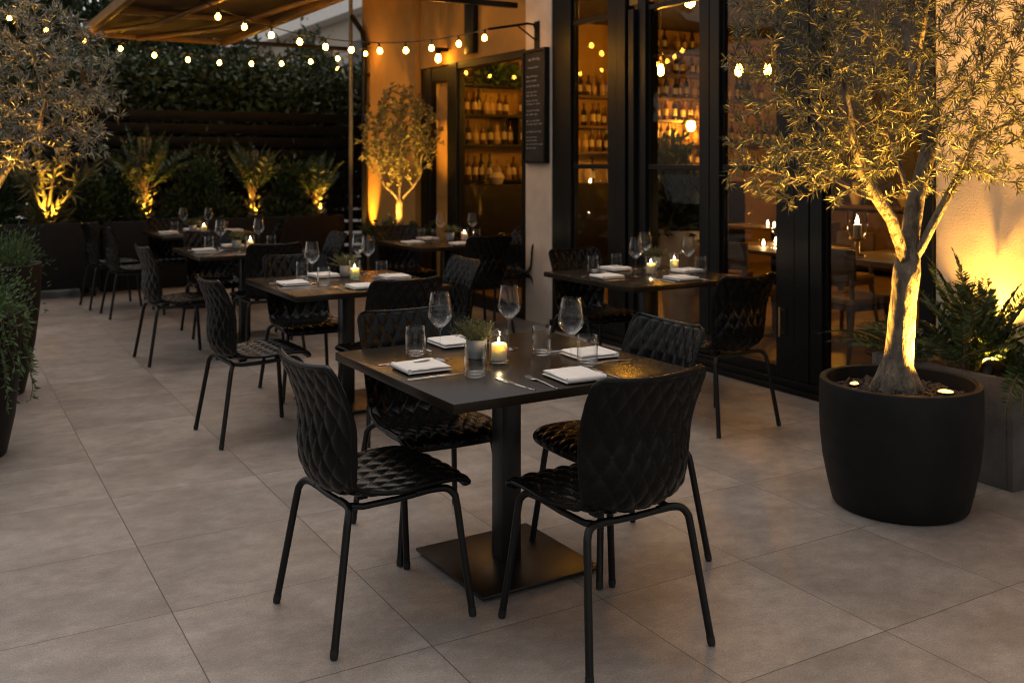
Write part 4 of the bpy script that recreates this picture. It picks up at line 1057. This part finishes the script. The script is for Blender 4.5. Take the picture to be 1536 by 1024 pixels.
trough('black trough planter on short feet at the left end of the back fence', -.6, 1.62, 11.75, 12.40, .10, .82, G)
trough('long black trough planter under the slat fence, behind the farthest tables', 1.70, 4.62, 12.10, 12.72, 0, .80, G)
# yucca with many bright stalks
r = thing('yucca', 'yucca with bright lit stalks fanning up at the left of the back planters', 'plant', (1.12, 12.10, .76)); st = MB(); P = []; D = []; Ls = []
for q in range(16):
    a = rng.uniform(0, 2 * PI); tl = rng.uniform(.05, .6); ln = rng.uniform(.55, .95)
    hx = np.array([math.cos(a), math.sin(a), 0.]); d = hx * math.sin(tl) + np.array([0, 0, math.cos(tl)])
    f = lambda s: d * ln * s + hx * .12 * s * s - np.array([0, 0, .06 * s ** 3])
    st.tube([tuple(f(s)) for s in np.linspace(0, 1, 7)], list(np.linspace(.028, .009, 7)), 7)
    for s in np.linspace(.55, 1, 26): P.append(f(s)); D.append(d * .8 + rng.normal(0, .6, 3)); Ls.append(rng.uniform(.10, .22))
for q in range(160):
    a = rng.uniform(0, 2 * PI); P.append(np.array([math.cos(a) * .05, math.sin(a) * .05, rng.uniform(0, .15)])); D.append(np.array([math.cos(a), math.sin(a), rng.uniform(.2, 1.2)])); Ls.append(rng.uniform(.15, .34))
st.build('stalks', M['yucca'], r, smooth=True); Ls = np.array(Ls); leaves_obj('leaves', leaf_arrays(np.array(P), np.array(D), Ls, Ls * .10, .1, .35), M['yucca'], r)
FG = 'ferny plants in the back trough planters'
def palm(label, x, y, h, n, L, seed):
    r = fern('palm', label, (x, y, .76), n, L, (.08, .85), .12, M['fern'], FG, .20, .20, 26, cat='palm')
    m = MB()
    for q in range(5):
        a = q * 1.3 + seed; m.tube([(0, 0, -.02), (math.cos(a) * .03, math.sin(a) * .03, h * .4), (math.cos(a) * .07, math.sin(a) * .07, h)], [.022, .017, .010], 7)
    m.build('trunk', M['stem'], r, smooth=True)
    P = []; D = []
    for q in range(130):
        a = rng.uniform(0, 2 * PI); z = h * rng.uniform(0, 1) ** 2.2; rr = rng.uniform(.02, .05 + .16 * z / h); P.append([math.cos(a) * rr, math.sin(a) * rr - .10 * (1 - z / h), z]); D.append([math.cos(a) * .7, math.sin(a) * .7, rng.uniform(.2, 1.4)])
    leaves_obj('low_leaves', leaf_arrays(np.array(P), np.array(D), rng.uniform(.05, .11, 130), rng.uniform(.014, .028, 130)), M['yucca'], r)
    # upper fronds spring from the trunk head
    for c in r.children:
        if c.name.split('.')[0] in ('fronds', 'stems'): c.location = (0, 0, h * .36)
palm('tall feathery palm left of the farthest table, its trunk lit from below', 2.22, 12.46, 1.02, 24, (.6, 1.02), 0)
palm('feathery palm with V-shaped fronds behind the farthest table', 3.52, 12.46, .86, 20, (.55, .95), 1)
palm('smaller feathery palm at the right end of the back planter', 4.36, 12.45, .66, 16, (.5, .80), 2)
for x, y, l in ((1.14, 11.86, 'uplight at the foot of the yucca in the left trough planter'), (2.22, 12.24, 'uplight at the foot of the tall left palm in the long trough planter'), (3.50, 12.24, 'uplight at the foot of the middle palm in the long trough planter'), (4.36, 12.24, 'uplight at the foot of the right palm in the long trough planter')):
    uplight((x, y, .80), (x, y + .20, 1.6), 22 if x < 1.5 else 10, l, 80, .9, .03)
for i, (x, y, w, h, l) in enumerate([(.05, 12.1, .36, .5, 'dark leafy shrub at the far left of the back planters'), (1.50, 12.25, .2, .34, 'dark leafy shrub right of the yucca'), (1.95, 12.45, .28, .40, 'dark leafy shrub left of the tall palm'), (2.72, 12.45, .38, .52, 'dark leafy shrub between the tall palm and middle palm'),
                                   (3.10, 12.42, .30, .38, 'low leafy shrub left of the middle palm'), (3.92, 12.45, .34, .44, 'dark leafy shrub between the middle and right palms'), (.66, 12.22, .2, .30, 'dark leafy shrub left of the yucca')]):
    shrub('shrub', l, (x, y, .74), (w, .26, h), 1500, .075, M['hedge'], 'leafy shrubs in the back trough planters', 'shrub', .36, 30)
for x, y, w, h, l in ((1.98, 12.60, .30, .78, 'tall dark bush behind the left side of the tall palm'), (2.86, 12.58, .40, .95, 'tall dark bush between the tall palm and middle palm'), (4.02, 12.58, .30, .80, 'tall dark bush between the middle and right palms'), (.55, 12.3, .36, .95, 'tall dark bush behind the left trough planter'), (1.55, 12.32, .26, .7, 'tall dark bush right of the yucca')):
    shrub('bush', l, (x, y, .74), (w, .24, h), 2600, .085, M['fern'], 'tall bushes in the back trough planters', 'shrub', .34, 40)
# low plants at the foot of the small olive
shrub('shrub', 'leafy green plant lit at the foot of the small olive tree', (4.36, 10.02, .60), (.22, .16, .26), 300, .08, M['yucca'], None, 'shrub', .5, 16)
fern('fern', 'green fern right of the small olive trunk', (4.58, 9.80, .60), 14, (.25, .42), (.2, .9), .07, M['fern'], None, .3, .26, 18)
fern('fern', 'green fern left of the small olive trunk', (4.20, 9.98, .60), 14, (.25, .42), (.2, .9), .07, M['fern'], None, .3, .26, 18)

# ------------------------------------------------------------------ fence, hedge, background
fe = thing('slat_fence', 'charcoal horizontal slat fence behind the trough planters', 'fence', (-.7, 12.95, 0))
for i in range(13):
    z = 2.135 - i * .165
    MB().rbox(0, 7.7, -.014, .014, z - .125, z, .003).build('slat', M['fence'], fe, smooth=35)
for x in (.05, 2.2, 4.4, 6.6, 7.65): MB().rbox(x - .035, x + .035, .016, .086, 0, 2.15, .003).build('post', M['fence'], fe, smooth=35)
def mass(name, label, cat, lo, hi, n, leaf, mat, bumps=.5, top=None):
    P = rng.uniform(lo, hi, (n, 3)); D = rng.normal(0, 1, (n, 3)); cs = rng.uniform(lo, hi, (240, 3))
    k = rng.integers(0, 240, n); P = P * .45 + (cs[k] + rng.normal(0, .17, (n, 3))) * .55
    L = leaf * rng.uniform(.6, 1.3, n)
    r = thing(name, label, cat, ((lo[0] + hi[0]) / 2, (lo[1] + hi[1]) / 2, 0)); V = leaf_arrays(P, D + np.array([0, -.5, .3]), L, L * .5) - np.array(r.location)
    leaves_obj('foliage', V, mat, r); st = MB()
    for x in np.arange(lo[0] + .3, hi[0], .55):
        p = np.array([x, (lo[1] + hi[1]) / 2, 0]) - np.array(r.location); st.tube([tuple(p), tuple(p + np.array([.05, 0, 1.2])), tuple(p + np.array([-.06, .04, hi[2] - .3]))], [.05, .04, .02], 7)
    st.build('stems', M['stem'], r)
mass('hedge', 'tall dark green hedge rising behind the slat fence', 'hedge', (-.7, 13.3, .6), (7.2, 14.5, 2.98), 58000, .12, M['hedge'])
mass('hedge', 'unseen dark hedge left of the patio, added to darken reflections and low sky', 'hedge', (-7.2, -6, 0), (-6.2, 14, 1.9), 20000, .17, M['hedge'])  # unseen hedge added to block low sky and darken window reflections
def bgtree(label, x, y, h, R, n, leaf, mat):
    r = thing('tree', label, 'tree', (x, y, 0)); lines = [([(0, 0, 0), (.03, 0, h * .25), (0, .05, h * .45)], None)]
    att = ellipsoid(260, (0, 0, h * .68), (R, R, h * .38), .2, .45); N, par, b_ = colonise(lines, att, .22, 1.5, .25, 40)
    ch, rad = skeleton(N, par, .008, 2.2); tree_mesh(N, par, ch, rad).build('trunk', M['stem'], r, smooth=True)
    tips = np.array([N[i] for i in range(len(N)) if rad[i] < .02]); k = rng.integers(0, len(tips), n); P = tips[k] + rng.normal(0, .16, (n, 3))
    L = leaf * rng.uniform(.6, 1.3, n); leaves_obj('crown', leaf_arrays(P, rng.normal(0, 1, (n, 3)) + np.array([0, 0, .2]), L, L * .5), mat, r)
bgtree('dark leafy tree rising beyond the hedge at the upper left', -.6, 15.6, 5.8, 2.5, 17000, .14, M['hedge'])
bgtree('dark leafy tree beyond the canopy at left', 1.5, 16.6, 5.0, 1.7, 12000, .13, M['hedge'])
bgtree('leafy tree beyond the hedge behind the middle of the canopy', 3.5, 17.2, 4.5, 1.5, 11000, .13, M['hedge'])
bgtree('green tree in front of the beige building beyond the hedge', 6.7, 19.5, 4.0, .55, 3000, .13, M['hedge'])
bgtree('broad unseen tree beyond the walkway hedge, added to darken window reflections', -8.5, 3.0, 6.5, 2.4, 6000, .2, M['hedge'])  # unseen tree added with the hedge to shape sky light and reflections
bgtree('tall unseen tree beyond the walkway hedge, added to darken window reflections', -8.0, 9.5, 7.0, 2.4, 6000, .2, M['hedge'])  # second added tree out of view, dark in the glass front
ab = thing('apartment_building', 'beige apartment building with a white eave beyond the hedge', 'building', (12, 36, 0))
MB().box(0, 9, -16, 22, 0, 6.2).build('wall', M['farwall'], ab)
MB().box(-.6, 9.2, -16.2, 22.2, 6.21, 6.75).build('eave', M['white'], ab)
MB().box(1.6, 9, -16, 22, 6.76, 12.5).build('upper_storey', M['farwall'], ab)
for j in range(13):
    for z in (1.2, 3.9):
        w = MB().box(-.05, .02, -15 + j * 2.9, -15 + j * 2.9 + 1.0, z, z + 1.5).build('window', M['shutter'], ab)
        MB().box(-.07, -.051, -15 + j * 2.9 - .1, -15 + j * 2.9 + 1.1, z - .12, z - .001).build('sill', M['white'], w)
    MB().box(1.55, 1.62, -15 + j * 2.9, -15 + j * 2.9 + 1.0, 7.8, 9.3).build('window', M['shutter'], ab)

# ------------------------------------------------------------------ pergola canopy
ZC = 2.97
pg = thing('pergola_canopy', 'tan fabric canopy on pale beams over the back of the patio', 'canopy', (1.55, 12.2, 0))
m = MB(); nx, ny = 24, 60
def sagz(i, j): return ZC + .02 - .03 * math.sin(PI * i / nx) ** 2 - .02 * abs(math.sin(PI * j / ny * 2))
vs = [(1.52 * i / nx, -4.1 * j / ny, sagz(i, j) + e) for e in (0, .004) for j in range(ny + 1) for i in range(nx + 1)]
n = (nx + 1) * (ny + 1); F = []
for j in range(ny):
    for i in range(nx):
        a = j * (nx + 1) + i; F += [(a, a + nx + 1, a + nx + 2, a + 1), (n + a, n + a + 1, n + a + nx + 2, n + a + nx + 1)]
m.add(vs, F).build('canvas', M['canvas'], pg, smooth=True)
m = MB()
for x in (-.03, 1.55): m.rbox(x - .035, x + .035, -4.2, .05, ZC - .07, ZC + .03, .006)
m.build('side_beam', M['beam'], pg, smooth=35)
for j in range(3): MB().rbox(.01, 1.51, -4.1 * j / 2 - .03, -4.1 * j / 2 + .03, ZC - .055, ZC + .0, .006).build('cross_beam', M['beam'], pg, smooth=35)
for x in (.45, 1.1): MB().tube([(x - .55, -.03, ZC - .05), (x, -1.6, ZC - .075), (x + .25, -4.0, ZC - .055)], .026, 10).build('folding_arm', M['beam'], pg, smooth=50)
MB().rbox(1.59, 3.14, -.025, .025, ZC - .04, ZC + .01, .004).build('tie_bar', M['frame'], pg, smooth=35)
MB().rbox(-.075, -.025, -.025, .025, 0, ZC - .07, .004).build('post', M['frame'], pg, smooth=35)
for yy in (-4.1,): MB().rbox(1.59, 3.27, yy - .03, yy + .03, ZC - .02, ZC + .03, .004).build('tie_bar', M['frame'], pg, smooth=35)
ps = thing('metal_post', 'slim pale metal post at the right end of the back planter', 'post', (4.74, 12.2, 0))
MB().rbox(-.022, .022, -.022, .022, .012, 3.65, .004).build('shaft', M['post'], ps, smooth=35); MB().rbox(-.07, .07, -.07, .07, 0, .0115, .003).build('foot_plate', M['post'], ps)

# ------------------------------------------------------------------ string lights
def bulb_mesh(parent, p, s=1.0):
    so = MB().tube([(0, 0, -.005), (0, 0, -.055 * s)], [.012 * s, .0145 * s], 12).build('socket', M['cord'], parent, loc=p)
    b = MB().lathe([(.0005, -.122 * s), (.012 * s, -.119 * s), (.023 * s, -.108 * s), (.0275 * s, -.094 * s), (.025 * s, -.078 * s), (.016 * s, -.062 * s), (.012 * s, -.0555 * s)], 16).build('bulb', M['bulb'], so, smooth=True)
    return so
def string(label, a, b, sag, n, first, last, s=1.0):
    r = thing('string_light', label, 'string lights', (0, 0, 0), 0, 'festoon string lights'); a = np.array(a); b = np.array(b)
    f = lambda q: a + (b - a) * q - np.array([0, 0, sag * 4 * q * (1 - q)])
    MB().tube([tuple(f(q)) for q in np.linspace(0, 1, 60)], .0055, 6).build('cord', M['cord'], r, smooth=50)
    sock = None
    for q in np.linspace(first, last, n):
        p = tuple(f(q))
        if sock is None: sock = bulb_mesh(r, p, s)
        else:
            c = sock.copy(); COL.objects.link(c); c.location = p; c.rotation_euler = (rnd.uniform(-.12, .12), rnd.uniform(-.12, .12), 0)
            for g in sock.children: e = g.copy(); COL.objects.link(e); e.parent = c
string('long string of warm bulbs along the far edge of the canopy', (-.9, 11.55, 3.75), (4.80, 11.62, 2.93), .56, 13, .22, .985, .82)
string('string of warm bulbs running from the canopy to the iron bracket over the menu board', (2.0, 9.02, 2.96), (4.335, 7.76, 2.685), .25, 11, .09, .985, .84)
string('short string of two bulbs glowing far behind the hedge', (5.2, 14.9, 3.05), (6.2, 15.2, 3.15), .05, 2, .2, .42, .9)

# ------------------------------------------------------------------ dusk light
W = bpy.data.worlds.new('World'); SC.world = W; W.use_nodes = True; nt = W.node_tree; nt.nodes.clear()
out = nt.nodes.new('ShaderNodeOutputWorld'); bg = nt.nodes.new('ShaderNodeBackground'); sky = nt.nodes.new('ShaderNodeTexSky')
sky.sky_type = 'NISHITA'; sky.sun_disc = False; sky.sun_elevation = math.radians(72); sky.sun_rotation = math.radians(12); sky.air_density = 1.0; sky.dust_density = 2.5
hs = nt.nodes.new('ShaderNodeHueSaturation'); hs.inputs['Saturation'].default_value = .35
mx = nt.nodes.new('ShaderNodeMix'); mx.data_type = 'RGBA'; mx.blend_type = 'MULTIPLY'; mx.inputs[0].default_value = 1; mx.inputs[7].default_value = (1.0, .93, .84, 1)
nt.links.new(sky.outputs[0], hs.inputs['Color']); nt.links.new(hs.outputs[0], mx.inputs[6]); nt.links.new(mx.outputs[2], bg.inputs[0]); nt.links.new(bg.outputs[0], out.inputs[0])
bg.inputs[1].default_value = .086

SC.render.engine = 'CYCLES'; cy = SC.cycles
cy.filter_width = 1.05; cy.use_denoising = True; cy.max_bounces = 10; cy.transparent_max_bounces = 24; cy.diffuse_bounces = 3; cy.glossy_bounces = 4; cy.transmission_bounces = 6
cy.sample_clamp_indirect = 4.0; cy.use_light_tree = True; cy.caustics_reflective = False; cy.caustics_refractive = False
vs_ = SC.view_settings; vs_.view_transform = 'Standard'; vs_.look = 'None'; vs_.gamma = 1; vs_.exposure = 1.1
